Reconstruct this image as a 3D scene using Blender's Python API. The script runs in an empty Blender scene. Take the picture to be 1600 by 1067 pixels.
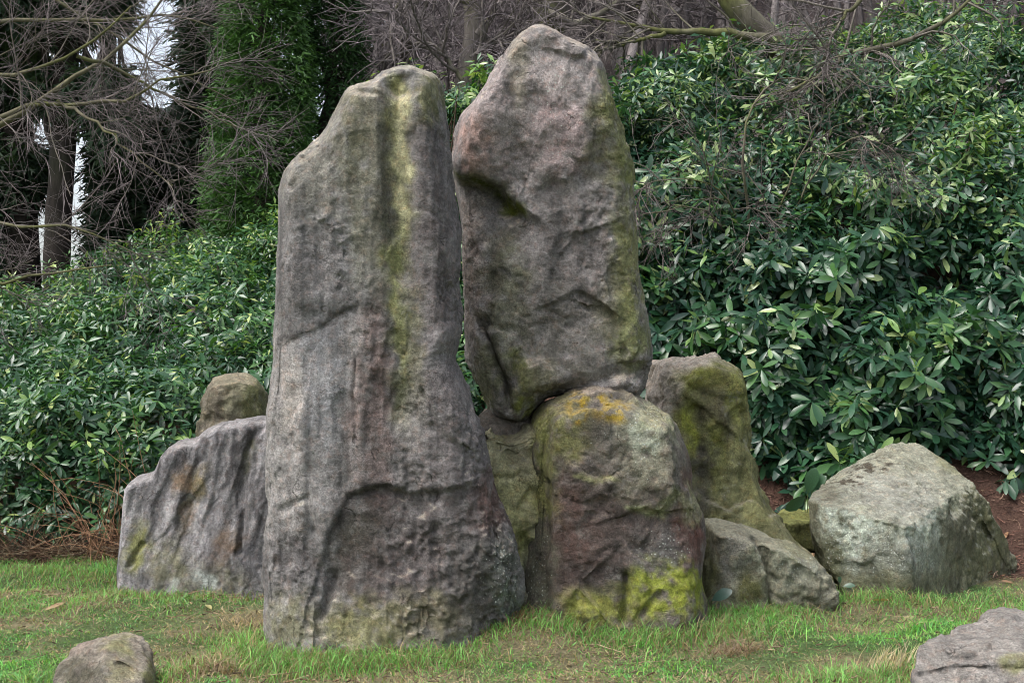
import bpy, bmesh, math
import numpy as np
from mathutils import Vector

S = bpy.context.scene
COL = S.collection
F = 2200.0            # focal length in photo pixels (1600 wide)
CAMZ = 1.6
HY = 560.0            # photo row of the horizon

# ------------------------------------------------------------------ camera
cd = bpy.data.cameras.new("camera")
cam = bpy.data.objects.new("camera", cd)
COL.objects.link(cam)
cam.location = (0, 0, CAMZ)
cam.rotation_euler = (math.radians(90), 0, 0)
cd.sensor_width = 36
cd.lens = 36 * F / 1600
cd.shift_y = (HY - 533.5) / 1600
cd.clip_end = 2000
S.camera = cam

# ------------------------------------------------------------------ world, sun, exposure
W = bpy.data.worlds.new("World")
S.world = W
W.use_nodes = True
nt = W.node_tree
bg = nt.nodes["Background"]
sky = nt.nodes.new("ShaderNodeTexSky")
sky.sky_type = 'NISHITA'
sky.sun_disc = False
SUN_EL, SUN_AZ = 60, 236
sky.sun_elevation = math.radians(SUN_EL)
sky.sun_rotation = math.radians(SUN_AZ)
sky.air_density = 1.0
sky.dust_density = 4.0
hs = nt.nodes.new("ShaderNodeHueSaturation")
hs.inputs["Saturation"].default_value = 0.5
nt.links.new(sky.outputs[0], hs.inputs["Color"])
nt.links.new(hs.outputs[0], bg.inputs[0])
bg.inputs[1].default_value = 0.15
sd = bpy.data.lights.new("sun", 'SUN')
sd.energy = 1.5
sd.angle = math.radians(28)
sd.color = (1.0, 0.98, 0.955)
sun = bpy.data.objects.new("sun", sd)
COL.objects.link(sun)
az, el = math.radians(SUN_AZ), math.radians(SUN_EL)
sv = Vector((math.sin(az) * math.cos(el), math.cos(az) * math.cos(el), math.sin(el)))
sun.rotation_euler = sv.to_track_quat('Z', 'Y').to_euler()
S.view_settings.view_transform = 'Standard'
S.view_settings.look = 'None'
S.view_settings.gamma = 1
S.view_settings.use_curve_mapping = False
S.view_settings.exposure = 1.1
S.render.engine = 'CYCLES'
S.cycles.filter_width = 0.95
S.cycles.max_bounces = 6
S.cycles.diffuse_bounces = 3
S.cycles.glossy_bounces = 2
S.cycles.transmission_bounces = 2

# ------------------------------------------------------------------ numpy helpers
R = np.random.RandomState(7)
_perm = np.random.RandomState(3).permutation(256)
_perm = np.concatenate([_perm, _perm, _perm])
_g = np.random.RandomState(5).normal(size=(256, 3))
_g /= np.linalg.norm(_g, axis=1)[:, None]


def noise(p):
    p = np.asarray(p, float)
    i = np.floor(p).astype(int)
    f = p - i
    i &= 255
    u = f * f * f * (f * (f * 6 - 15) + 10)
    out = 0
    for dx in (0, 1):
        wx = u[:, 0] if dx else 1 - u[:, 0]
        a = _perm[(i[:, 0] + dx) & 255]
        for dy in (0, 1):
            wy = u[:, 1] if dy else 1 - u[:, 1]
            b = _perm[a + ((i[:, 1] + dy) & 255)]
            for dz in (0, 1):
                wz = u[:, 2] if dz else 1 - u[:, 2]
                g = _g[_perm[b + ((i[:, 2] + dz) & 255)] & 255]
                out = out + wx * wy * wz * (g[:, 0] * (f[:, 0] - dx) + g[:, 1] * (f[:, 1] - dy) + g[:, 2] * (f[:, 2] - dz))
    return out * 1.6


def fbm(p, oct=4, lac=2.1, gain=0.5):
    a, s, n = 1.0, 0, 0
    p = np.array(p, float)
    for _ in range(oct):
        s = s + a * noise(p)
        n += a
        p = p * lac + 17.3
        a *= gain
    return s / n * 1.4


def ss(a, b, x):
    t = np.clip((x - a) / (b - a), 0, 1)
    return t * t * (3 - 2 * t)


def nrm(v):
    return v / np.maximum(np.linalg.norm(v, axis=-1, keepdims=True), 1e-9)


def at(px, py, Y):
    return np.array([(px - 800) / F * Y, Y, CAMZ + (HY - py) / F * Y])


def topx(V):
    return 800 + V[:, 0] / V[:, 1] * F, HY - (V[:, 2] - CAMZ) / V[:, 1] * F


def seg_dist(px, py, pts):
    """distance to a polyline, and the side (cross sign) of the nearest piece"""
    best = np.full(px.shape, 1e9)
    side = np.zeros(px.shape)
    for (x0, y0), (x1, y1) in zip(pts[:-1], pts[1:]):
        dx, dy = x1 - x0, y1 - y0
        L = dx * dx + dy * dy + 1e-9
        t = np.clip(((px - x0) * dx + (py - y0) * dy) / L, 0, 1)
        d = np.hypot(px - x0 - t * dx, py - y0 - t * dy)
        c = dx * (py - y0) - dy * (px - x0)
        m = d < best
        best = np.where(m, d, best)
        side = np.where(m, np.sign(c), side)
    return best, side


def blob(px, py, cx, cy, rx, ry, ang=0, soft=0.6):
    a = math.radians(ang)
    x, y = px - cx, py - cy
    u = (x * math.cos(a) + y * math.sin(a)) / rx
    v = (-x * math.sin(a) + y * math.cos(a)) / ry
    return 1 - ss(1 - soft, 1 + soft, np.hypot(u, v))


def stroke(px, py, pts, w):
    d, _ = seg_dist(px, py, pts)
    return np.exp(-(d / w) ** 2)


# ------------------------------------------------------------------ object helpers
def mesh_np(name, V, quads=None, tris=None, col=None, mat=None, smooth=True):
    m = bpy.data.meshes.new(name)
    V = np.asarray(V, np.float32)
    nq = 0 if quads is None else len(quads)
    ntr = 0 if tris is None else len(tris)
    m.vertices.add(len(V))
    m.vertices.foreach_set("co", V.ravel())
    m.loops.add(nq * 4 + ntr * 3)
    m.polygons.add(nq + ntr)
    idx = np.concatenate(([np.asarray(quads, np.int32).ravel()] if nq else []) + ([np.asarray(tris, np.int32).ravel()] if ntr else []))
    m.loops.foreach_set("vertex_index", idx)
    st = np.concatenate([np.arange(nq) * 4, nq * 4 + np.arange(ntr) * 3]).astype(np.int32)
    m.polygons.foreach_set("loop_start", st)
    m.polygons.foreach_set("use_smooth", np.full(nq + ntr, smooth, bool))
    if col is not None:
        a = m.color_attributes.new("Col", 'FLOAT_COLOR', 'POINT')
        c = np.ones((len(V), 4), np.float32)
        c[:, :col.shape[1]] = col
        a.data.foreach_set("color", c.ravel())
    m.update(calc_edges=True)
    if mat:
        m.materials.append(mat)
    return m


def link(name, mesh, parent=None, loc=None):
    o = bpy.data.objects.new(name, mesh)
    COL.objects.link(o)
    if loc is not None:
        o.location = loc
    if parent:
        o.parent = parent
    return o


def empty(name, loc=(0, 0, 0)):
    return link(name, None, None, loc)


def tag(o, label=None, cat=None, group=None, kind=None):
    if label:
        o['label'] = label
    if cat:
        o['category'] = cat
    if group:
        o['group'] = group
    if kind:
        o['kind'] = kind
    return o


# ------------------------------------------------------------------ node materials
def new_mat(name):
    m = bpy.data.materials.new(name)
    m.use_nodes = True
    t = m.node_tree
    return m, t, t.nodes["Principled BSDF"]


def N(t, typ, **kw):
    n = t.nodes.new(typ)
    for k, v in kw.items():
        if hasattr(n, k):
            setattr(n, k, v)
        else:
            n.inputs[k].default_value = v
    return n


def noise_node(t, scale, detail=4, rough=0.6, vec=None):
    n = N(t, "ShaderNodeTexNoise")
    n.inputs["Scale"].default_value = scale
    n.inputs["Detail"].default_value = detail
    n.inputs["Roughness"].default_value = rough
    if vec is not None:
        t.links.new(vec, n.inputs["Vector"])
    return n.outputs[0]


def maprange(t, v, a, b, c, d):
    n = N(t, "ShaderNodeMapRange")
    for k, x in zip(("From Min", "From Max", "To Min", "To Max"), (a, b, c, d)):
        n.inputs[k].default_value = x
    t.links.new(v, n.inputs["Value"])
    return n.outputs[0]


def math_node(t, op, a, b):
    n = N(t, "ShaderNodeMath", operation=op)
    for i, x in enumerate((a, b)):
        if isinstance(x, (int, float)):
            n.inputs[i].default_value = x
        else:
            t.links.new(x, n.inputs[i])
    return n.outputs[0]


def mixc(t, a, b, f, mode='MIX'):
    n = N(t, "ShaderNodeMix", data_type='RGBA', blend_type=mode)
    for k, x in ((0, f), (6, a), (7, b)):
        if isinstance(x, (int, float)):
            n.inputs[k].default_value = x
        elif isinstance(x, tuple):
            n.inputs[k].default_value = x + (1,) if len(x) == 3 else x
        else:
            t.links.new(x, n.inputs[k])
    return n.outputs[2]


def gray(t, v):
    n = N(t, "ShaderNodeCombineColor")
    for i in range(3):
        t.links.new(v, n.inputs[i])
    return n.outputs[0]


def rock_material():
    m, t, b = new_mat("gritstone")
    tc = N(t, "ShaderNodeTexCoord").outputs["Object"]
    at_ = N(t, "ShaderNodeAttribute", attribute_name="Col")
    sp = N(t, "ShaderNodeAttribute", attribute_name="speck").outputs["Fac"]
    n1 = noise_node(t, 7, 8, 0.7, tc)
    n2 = noise_node(t, 55, 6, 0.75, tc)
    n3 = noise_node(t, 125, 4, 0.75, tc)
    f1 = maprange(t, n1, 0.33, 0.67, 0.72, 1.28)
    f2 = maprange(t, n2, 0.32, 0.68, 0.62, 1.38)
    f3 = maprange(t, n3, 0.34, 0.66, 0.62, 1.38)
    f3 = math_node(t, 'ADD', 1.0, math_node(t, 'MULTIPLY', math_node(t, 'SUBTRACT', f3, 1.0), maprange(t, noise_node(t, 3.1, 4, 0.6, tc), 0.35, 0.65, 0.35, 1.25)))
    f = math_node(t, 'MULTIPLY', math_node(t, 'MULTIPLY', f1, f2), f3)
    n4 = noise_node(t, 17, 6, 0.75, tc)
    f = math_node(t, 'MULTIPLY', f, maprange(t, n4, 0.32, 0.68, 0.66, 1.34))
    c = mixc(t, at_.outputs["Color"], gray(t, f), 1.0, 'MULTIPLY')
    # crusts of grey lichen and dark algae films
    n5 = noise_node(t, 9.3, 9, 0.78, tc)
    c = mixc(t, c, (0.27, 0.27, 0.25), maprange(t, n5, 0.56, 0.66, 0, 0.42))
    c = mixc(t, c, (0.06, 0.056, 0.052), maprange(t, n5, 0.42, 0.32, 0, 0.5))
    # grains of a warmer colour
    wn = noise_node(t, 24, 5, 0.7, tc)
    c = mixc(t, c, mixc(t, c, (1.14, 0.96, 0.88), 1.0, 'MULTIPLY'), maprange(t, wn, 0.5, 0.68, 0, 0.75))
    # small pale lichen spots and quartz pebbles
    v = N(t, "ShaderNodeTexVoronoi", feature='F1')
    v.inputs["Scale"].default_value = 62
    t.links.new(tc, v.inputs["Vector"])
    rnd = N(t, "ShaderNodeSeparateColor")
    t.links.new(v.outputs["Color"], rnd.inputs[0])
    thr = math_node(t, 'MULTIPLY', rnd.outputs[0], math_node(t, 'MULTIPLY', sp, 0.62))
    spot = math_node(t, 'LESS_THAN', math_node(t, 'ADD', v.outputs["Distance"], math_node(t, 'MULTIPLY', n3, 0.16)), thr)
    c = mixc(t, c, (0.5, 0.53, 0.48), math_node(t, 'MULTIPLY', spot, 0.8))
    # thin broken cracks
    wv = N(t, "ShaderNodeTexNoise")
    wv.inputs["Scale"].default_value = 5
    wv.inputs["Detail"].default_value = 5
    t.links.new(tc, wv.inputs["Vector"])
    wp = N(t, "ShaderNodeVectorMath", operation='MULTIPLY_ADD')
    t.links.new(wv.outputs["Color"], wp.inputs[0])
    wp.inputs[1].default_value = (0.35, 0.35, 0.35)
    t.links.new(tc, wp.inputs[2])
    mp = N(t, "ShaderNodeMapping")
    mp.inputs["Scale"].default_value = (1, 1, 0.6)
    t.links.new(wp.outputs[0], mp.inputs[0])
    ck = N(t, "ShaderNodeTexVoronoi", feature='DISTANCE_TO_EDGE')
    ck.inputs["Scale"].default_value = 3.6
    t.links.new(mp.outputs[0], ck.inputs["Vector"])
    crack = math_node(t, 'MULTIPLY', maprange(t, ck.outputs["Distance"], 0.0, 0.013, 1, 0), maprange(t, noise_node(t, 4.2, 5, 0.7, tc), 0.52, 0.66, 0, 1))
    c = mixc(t, c, (0.035, 0.03, 0.027), math_node(t, 'MULTIPLY', crack, 0.55))
    t.links.new(c, b.inputs["Base Color"])
    b.inputs["Roughness"].default_value = 0.93
    b.inputs["Specular IOR Level"].default_value = 0.25
    bump = N(t, "ShaderNodeBump")
    bump.inputs["Strength"].default_value = 1.0
    bump.inputs["Distance"].default_value = 0.02
    rg = N(t, "ShaderNodeTexNoise")
    rg.noise_type = 'RIDGED_MULTIFRACTAL'
    rg.inputs["Scale"].default_value = 14
    rg.inputs["Detail"].default_value = 6
    t.links.new(tc, rg.inputs["Vector"])
    h = math_node(t, 'ADD', math_node(t, 'ADD', math_node(t, 'MULTIPLY', n2, 0.7), math_node(t, 'MULTIPLY', n4, 1.1)), math_node(t, 'MULTIPLY', n3, 0.5))
    h = math_node(t, 'SUBTRACT', h, math_node(t, 'MULTIPLY', rg.outputs[0], 0.22))
    h = math_node(t, 'SUBTRACT', h, math_node(t, 'MULTIPLY', crack, 0.8))
    t.links.new(h, bump.inputs["Height"])
    t.links.new(bump.outputs[0], b.inputs["Normal"])
    return m


def leaf_material(name, rough=0.38, spec=0.5, back=1.35, trans=0.12):
    m, t, b = new_mat(name)
    a = N(t, "ShaderNodeAttribute", attribute_name="Col")
    g = N(t, "ShaderNodeNewGeometry")
    tc = N(t, "ShaderNodeTexCoord").outputs["Object"]
    n = noise_node(t, 30, 3, 0.6, tc)
    c = mixc(t, a.outputs["Color"], gray(t, maprange(t, n, 0.3, 0.7, 0.8, 1.2)), 1.0, 'MULTIPLY')
    under = mixc(t, c, (back * 1.15, back * 1.1, back * 0.95), 1.0, 'MULTIPLY')
    c = mixc(t, c, under, g.outputs["Backfacing"])
    t.links.new(c, b.inputs["Base Color"])
    t.links.new(maprange(t, g.outputs["Backfacing"], 0, 1, rough, 0.7), b.inputs["Roughness"])
    b.inputs["Specular IOR Level"].default_value = spec
    if trans:
        tr = N(t, "ShaderNodeBsdfTranslucent")
        t.links.new(mixc(t, c, (1.4, 1.6, 0.7), 1.0, 'MULTIPLY'), tr.inputs[0])
        mx = N(t, "ShaderNodeMixShader")
        mx.inputs[0].default_value = trans
        t.links.new(b.outputs[0], mx.inputs[1])
        t.links.new(tr.outputs[0], mx.inputs[2])
        t.links.new(mx.outputs[0], t.nodes["Material Output"].inputs[0])
    return m


def bark_material(name, rough=0.9, scale=14):
    m, t, b = new_mat(name)
    a = N(t, "ShaderNodeAttribute", attribute_name="Col")
    tc = N(t, "ShaderNodeTexCoord").outputs["Object"]
    mp = N(t, "ShaderNodeMapping")
    mp.inputs["Scale"].default_value = (1, 1, 0.3)
    t.links.new(tc, mp.inputs[0])
    n = noise_node(t, scale, 6, 0.7, mp.outputs[0])
    c = mixc(t, a.outputs["Color"], gray(t, maprange(t, n, 0.3, 0.7, 0.5, 1.5)), 1.0, 'MULTIPLY')
    t.links.new(c, b.inputs["Base Color"])
    b.inputs["Roughness"].default_value = rough
    b.inputs["Specular IOR Level"].default_value = 0.2
    bump = N(t, "ShaderNodeBump")
    bump.inputs["Strength"].default_value = 0.7
    bump.inputs["Distance"].default_value = 0.02
    t.links.new(n, bump.inputs["Height"])
    t.links.new(bump.outputs[0], b.inputs["Normal"])
    return m


def ground_material():
    m, t, b = new_mat("turf_and_soil")
    a = N(t, "ShaderNodeAttribute", attribute_name="Col")
    tc = N(t, "ShaderNodeTexCoord").outputs["Object"]
    n = noise_node(t, 9, 8, 0.75, tc)
    n2 = noise_node(t, 70, 4, 0.7, tc)
    c = mixc(t, a.outputs["Color"], gray(t, math_node(t, 'MULTIPLY', maprange(t, n, 0.3, 0.7, 0.6, 1.4), maprange(t, n2, 0.3, 0.7, 0.5, 1.5))), 1.0, 'MULTIPLY')
    t.links.new(c, b.inputs["Base Color"])
    b.inputs["Roughness"].default_value = 1.0
    b.inputs["Specular IOR Level"].default_value = 0.1
    bump = N(t, "ShaderNodeBump")
    bump.inputs["Strength"].default_value = 1.0
    bump.inputs["Distance"].default_value = 0.04
    t.links.new(n2, bump.inputs["Height"])
    t.links.new(bump.outputs[0], b.inputs["Normal"])
    return m


ROCK = rock_material()
LEAF = leaf_material("rhododendron_leaf", 0.33, 0.48)
NEEDLE = leaf_material("conifer_foliage", 0.6, 0.3, 1.1, 0.08)
BLADE = leaf_material("grass_blade", 0.55, 0.3, 1.0, 0.25)
BARK = bark_material("bark")
TWIG = bark_material("twig_bark", 0.85, 30)
SOIL = ground_material()

# ------------------------------------------------------------------ ground
def ground(x, y):
    x = np.asarray(x, float)
    y = np.asarray(y, float)
    p = np.stack([x, y, np.zeros_like(x)], 1)
    z = 0.05 * noise(p * 0.9) + 0.028 * noise(p * 2.6 + 5)
    near = ss(0, 4, y) * (1 - ss(14, 18, y))
    z = z * (0.3 + near)
    z += 0.05 * np.exp(-(((x + 0.2) / 2.3) ** 2 + ((y - 8.9) / 0.8) ** 2) ** 2)
    # raised turf lip left of the tall stone
    z += 0.07 * ss(-1.66, -1.5, x + 0.12 * noise(p * 4)) * (1 - ss(-1.5, -1.15, x)) * ss(6.2, 6.6, y) * (1 - ss(7.4, 8.3, y))
    z += 0.10 * np.exp(-((x + 0.02) / 0.42) ** 2 - ((y - 7.85) / 0.35) ** 2) - 0.05 * np.exp(-((x + 0.95) / 0.5) ** 2 - ((y - 7.45) / 0.45) ** 2)
    # wooded bank
    w = ss(-2.2, 1.2, x)
    y0 = 11.3 - 0.35 * w
    t = np.maximum(y - y0, 0)
    left = np.minimum(t, 5.2) * (0.27 + 0.20 * ss(-6.8, -2.6, x)) - 0.03 * np.maximum(t - 6, 0)
    left = np.maximum(left, 0.0)
    right = np.minimum(t, 3.2) * 1.04 + np.clip(t - 3.2, 0, 26) * 0.42
    soft = t * t / (t + 0.5)
    k = soft / np.maximum(t, 1e-6)
    hw = ss(-6.5, -1.5, x)
    hill = left * (1 - hw) + (left * (1 - w) + right * w) * hw
    back = np.clip(t - 6, 0, 24) * 0.42 * ss(-7.0, -2.0, x) * (1 - w)
    z += (hill + back) * k * (t > 0)
    return z


def strip(a, b, n0, far):
    return np.concatenate([-np.geomspace(far, abs(a) + 0.5, 22) if a < 0 else [], np.linspace(a, b, n0), np.geomspace(b + 0.5, far, 22)])


gx = np.concatenate([-np.geomspace(300, 8.3, 24), np.linspace(-8, 8, 170), np.geomspace(8.3, 300, 24)])
gy = np.concatenate([-np.geomspace(300, 3, 16), np.linspace(-2, 5.5, 20), np.linspace(5.55, 14, 105), np.linspace(14.1, 40, 60), np.geomspace(41, 600, 20)])
GX, GY = np.meshgrid(gx, gy)
gv = np.stack([GX.ravel(), GY.ravel(), ground(GX.ravel(), GY.ravel())], 1)
ni, nj = len(gx), len(gy)
ii, jj = np.meshgrid(np.arange(ni - 1), np.arange(nj - 1))
q0 = (jj * ni + ii).ravel()
gq = np.stack([q0, q0 + 1, q0 + 1 + ni, q0 + ni], 1)
pn = gv * [1, 1, 0]
def straw_mask(x, y):
    p = np.stack([x, y, 0 * x], 1)
    m = ss(-0.08, 0.45, fbm(p * 1.5 + 3, 4))
    for cx, cy, r in ((-1.55, 8.55, 0.5), (-1.75, 7.6, 0.45), (-1.4, 6.95, 0.3), (0.35, 7.05, 0.45), (1.15, 7.75, 0.3), (2.2, 8.9, 0.45), (-2.9, 8.4, 0.35), (-3.0, 9.6, .4), (-0.2, 7.7, .4), (0.1, 8.0, .3), (-0.6, 7.1, .5), (-1.05, 6.95, .4), (0.4, 7.6, .35), (1.3, 7.1, .4)):
        m = np.maximum(m, np.exp(-(((x - cx) / r) ** 2 + ((y - cy) / (r * 0.7)) ** 2)) * 0.95)
    return np.clip(m, 0, 1)
def mulch_mask(x, y):
    p = np.stack([x, y, 0 * x], 1)
    w = ss(1.2, 2.0, x + 0.3 * noise(p * 1.7))
    edge = np.where(x > 2.3, 10.2 - 0.0 * x, 9.75) + 0.25 * noise(p * 2.2 + 9)
    m = w * ss(-0.15, 0.25, y - edge)
    m = np.maximum(m, (1 - w) * ss(-0.1, 0.2, y - 11.3 - 0.3 * noise(p * 2 + 4)))
    return m
st, mu = straw_mask(gv[:, 0], gv[:, 1]), mulch_mask(gv[:, 0], gv[:, 1])
gc = np.array([0.085, 0.14, 0.05]) * np.ones((len(gv), 1))
gc = gc * (1 - st[:, None] * 0.8) + np.array([0.25, 0.20, 0.13]) * st[:, None] * 0.8
gc = gc * (1 - mu[:, None]) + np.array([0.11, 0.066, 0.05]) * mu[:, None]
hillm = ss(14, 17, gv[:, 1])[:, None]
gc = gc * (1 - hillm) + np.array([0.12, 0.098, 0.095]) * hillm
tag(link("ground", mesh_np("ground", gv, gq, None, gc, SOIL)), kind='structure')


# ------------------------------------------------------------------ tubes and branches
def tubes(P, Rr, sides=3):
    """P (N,K,3), Rr (N,K) -> verts, quads"""
    n, k, _ = P.shape
    T = np.empty_like(P)
    T[:, 1:-1] = P[:, 2:] - P[:, :-2]
    T[:, 0] = P[:, 1] - P[:, 0]
    T[:, -1] = P[:, -1] - P[:, -2]
    T = nrm(T)
    ref = np.where(np.abs(T[:, :1, 2:3]) > 0.8, np.array([1.0, 0.1, 0]), np.array([0.05, 0.1, 1.0]))
    A = nrm(np.cross(T, np.broadcast_to(ref, T.shape)))
    B = np.cross(T, A)
    an = np.arange(sides) * 2 * np.pi / sides
    V = P[:, :, None] + Rr[:, :, None, None] * (A[:, :, None] * np.cos(an)[:, None] + B[:, :, None] * np.sin(an)[:, None])
    V = V.reshape(-1, 3)
    base = (np.arange(n)[:, None, None] * k + np.arange(k - 1)[None, :, None]) * sides
    s = np.arange(sides)[None, None]
    s2 = (s + 1) % sides
    Q = np.stack([base + s, base + s2, base + sides + s2, base + sides + s], -1).reshape(-1, 4)
    return V, Q


class Acc:
    def __init__(self):
        self.v, self.q, self.t, self.c, self.n = [], [], [], [], 0

    def add(self, V, Q=None, T=None, c=(0.1, 0.1, 0.1)):
        c = np.asarray(c, float)
        if c.ndim == 1:
            c = np.broadcast_to(c, (len(V), 3))
        self.v.append(V)
        self.c.append(c)
        if Q is not None and len(Q):
            self.q.append(Q + self.n)
        if T is not None and len(T):
            self.t.append(T + self.n)
        self.n += len(V)

    def build(self, name, mat, parent=None, smooth=True, base=None):
        V = np.concatenate(self.v)
        if base is not None:
            V = V - np.asarray(base)
        m = mesh_np(name, V, np.concatenate(self.q) if self.q else None, np.concatenate(self.t) if self.t else None, np.concatenate(self.c), mat, smooth)
        return link(name, m, parent)


def grow(start, d, length, K, wander, grav, rs):
    n = len(start)
    P = np.empty((n, K, 3))
    P[:, 0] = start
    step = (np.asarray(length) / (K - 1)).reshape(-1, 1)
    d = nrm(d)
    for i in range(1, K):
        d = nrm(d + wander * rs.normal(size=(n, 3)) + np.array([0, 0, grav]))
        P[:, i] = P[:, i - 1] + d * step
    return P


def spawn(P, M, t0, t1, ang, rs, flat=0.0):
    n, k, _ = P.shape
    t = rs.uniform(t0, t1, (n, M)) * (k - 1)
    i = np.minimum(t.astype(int), k - 2)
    f = (t - i)[..., None]
    r = np.arange(n)[:, None]
    p = P[r, i] * (1 - f) + P[r, i + 1] * f
    T = nrm(P[r, i + 1] - P[r, i])
    x = rs.normal(size=T.shape)
    x[..., 2] *= 1 - flat
    x = nrm(x - (x * T).sum(-1, keepdims=True) * T)
    a = np.radians(ang + rs.normal(size=(n, M, 1)) * 12)
    d = T * np.cos(a) + x * np.sin(a)
    return p.reshape(-1, 3), d.reshape(-1, 3), (t / (k - 1)).ravel()


def taper(n, K, r0, r1):
    r0 = np.asarray(r0).reshape(-1, 1) * np.ones((n, 1))
    return r0 + (r1 - r0) * np.linspace(0, 1, K)[None]


def path(pts, Y, K=14):
    """explicit limb through photo points at distance Y (or per-point distance)"""
    pts = np.array(pts, float)
    Ys = np.full(len(pts), Y, float) if np.isscalar(Y) else np.array(Y, float)
    W3 = np.array([at(a, b, c) for (a, b), c in zip(pts, Ys)])
    s = np.concatenate([[0], np.cumsum(np.linalg.norm(np.diff(W3, axis=0), axis=1))])
    u = np.linspace(0, s[-1], K)
    P = np.stack([np.interp(u, s, W3[:, i]) for i in range(3)], 1)
    for _ in range(2):
        P[1:-1] = P[1:-1] * 0.5 + (P[2:] + P[:-2]) * 0.25
    return P[None]


def branch_cols(V, main, moss, rs, amt=0.5):
    n = fbm(V * 2.5, 3)
    m = np.clip(n * 1.6 + amt, 0, 1)[:, None]
    return np.array(main) * (1 - m) + np.array(moss) * m


PURP = (0.18, 0.155, 0.157)
MOSS = (0.10, 0.105, 0.04)
GREYB = (0.2, 0.178, 0.16)
DARKB = (0.045, 0.037, 0.032)


def bare_tree(name, label, group, base, limbs, levels, rs, twig_col, limb_col, moss_amt=0.45, trunk=None, cat="tree", sides=7):
    """limbs: list of (path, r0, r1); levels: list of (M, length, K, angle, wander, grav, r)"""
    e = tag(empty(name, base), label, cat, group)
    if trunk is not None:
        A = Acc()
        P, r0, r1 = trunk
        V, Q = tubes(P, taper(1, P.shape[1], r0, r1) * (1 + 0.08 * rs.normal(size=(1, P.shape[1]))), 12)
        V = V + 0.12 * r0 * np.stack([noise(V * 3 / 1.0), noise(V * 3 + 9), 0 * V[:, 0]], 1)
        A.add(V, Q, None, branch_cols(V, limb_col, MOSS, rs, moss_amt - 0.2))
        A.build("trunk", BARK, e, base=base)
    A = Acc()
    T = Acc()
    cur = []
    for P, r0, r1 in limbs:
        wob = np.zeros_like(P)
        wob[:, 1:-1] = rs.normal(size=P[:, 1:-1].shape) * 0.012
        P = P + wob
        V, Q = tubes(P, taper(1, P.shape[1], r0, r1), sides)
        A.add(V, Q, None, branch_cols(V, limb_col, MOSS, rs, moss_amt))
        cur.append(P)
    cur_l = cur
    for li, (M, L, K, ang, wan, grav, r) in enumerate(levels):
        nxt = []
        for P in cur_l:
            p, d, t = spawn(P, M, 0.12, 1.0, ang, rs)
            ln = L * rs.uniform(0.5, 1.3, len(p)) * (1.15 - 0.6 * t)
            Q_ = grow(p, d, ln, K, wan, grav, rs)
            nxt.append(Q_)
        Pn = np.concatenate(nxt)
        rr = taper(len(Pn), K, r * rs.uniform(0.6, 1.2, len(Pn)), r * 0.45)
        V, Q = tubes(Pn, rr, 4 if li == 0 else 3)
        f = 0.5 + rs.uniform(0, 1, len(Pn))
        c = np.repeat(f, K * (4 if li == 0 else 3))[:, None] * np.array(twig_col)
        if li == 0:
            c = c * 0.6 + branch_cols(V, limb_col, MOSS, rs, moss_amt) * 0.4
        (A if li == 0 else T).add(V, Q, None, c)
        cur_l = [Pn]
    A.build("limb", BARK, e, base=base)
    if T.n:
        o = T.build("twigs", TWIG, e, base=base)
        o['kind'] = 'stuff'
    return e


def gbase(x, y):
    return (x, y, float(ground(np.array([x]), np.array([y]))[0]) - 0.05)


# ------------------------------------------------------------------ far wood behind the stones (one mass)
rs = np.random.RandomState(11)
A = Acc()
n = 440
y = rs.uniform(19, 36, n)
x = -0.112 * y + rs.uniform(0, 1, n) ** 1.1 * 14
z = ground(x, y)
st3 = np.stack([x, y, z], 1)
P1 = grow(st3, np.stack([rs.normal(size=n) * .2, rs.normal(size=n) * .2, np.ones(n)], 1), rs.uniform(3, 8, n), 7, 0.13, 0.05, rs)
V, Q = tubes(P1, taper(n, 7, rs.uniform(0.02, 0.09, n), 0.012), 4)
A.add(V, Q, None, np.repeat(0.5 + rs.uniform(0, 1, n), 28)[:, None] * np.array((0.16, 0.142, 0.14)))
p, d, t = spawn(P1, 12, 0.1, 1, 55, rs)
P2 = grow(p, d, rs.uniform(0.6, 1.9, len(p)), 5, 0.22, 0.02, rs)
V, Q = tubes(P2, taper(len(p), 5, 0.013, 0.006), 3)
A.add(V, Q, None, np.repeat(0.5 + rs.uniform(0, 1.2, len(p)), 15)[:, None] * np.array((0.20, 0.172, 0.178)))
p, d, t = spawn(P2, 5, 0.1, 1, 45, rs)
P3 = grow(p, d, rs.uniform(0.3, 0.9, len(p)), 2, 0.25, -0.05, rs)
V, Q = tubes(P3, taper(len(p), 2, 0.007, 0.004), 3)
A.add(V, Q, None, np.repeat(0.5 + rs.uniform(0, 1.2, len(p)), 6)[:, None] * np.array((0.21, 0.182, 0.19)))
tag(A.build("bare_wood", TWIG), "far bare winter wood of fine purple grey twigs on the bank behind the stones", "wood", kind='stuff')

# ------------------------------------------------------------------ bare trees in the wood
rs = np.random.RandomState(21)
lv = [(16, 1.5, 7, 50, 0.16, 0.03, 0.022), (9, 0.9, 5, 45, 0.2, -0.03, 0.009), (4, 0.45, 4, 40, 0.2, -0.05, 0.005)]


def wood_tree(label, pts, Y, r0, r1, limbs, seed, lim_col, moss, levels=lv, twig=PURP):
    rs = np.random.RandomState(seed)
    P = path(pts, Y, 18)
    b0 = P[0, 0]
    base = gbase(b0[0], b0[1])
    P[0, 0, 2] = base[2] - 0.1
    L = [(path(q, yy, 14), a, b) for q, yy, a, b in limbs]
    return bare_tree("bare_tree", label, "bare winter trees", base, L, levels, rs, twig, lim_col, moss, trunk=(P, r0, r1))


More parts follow.
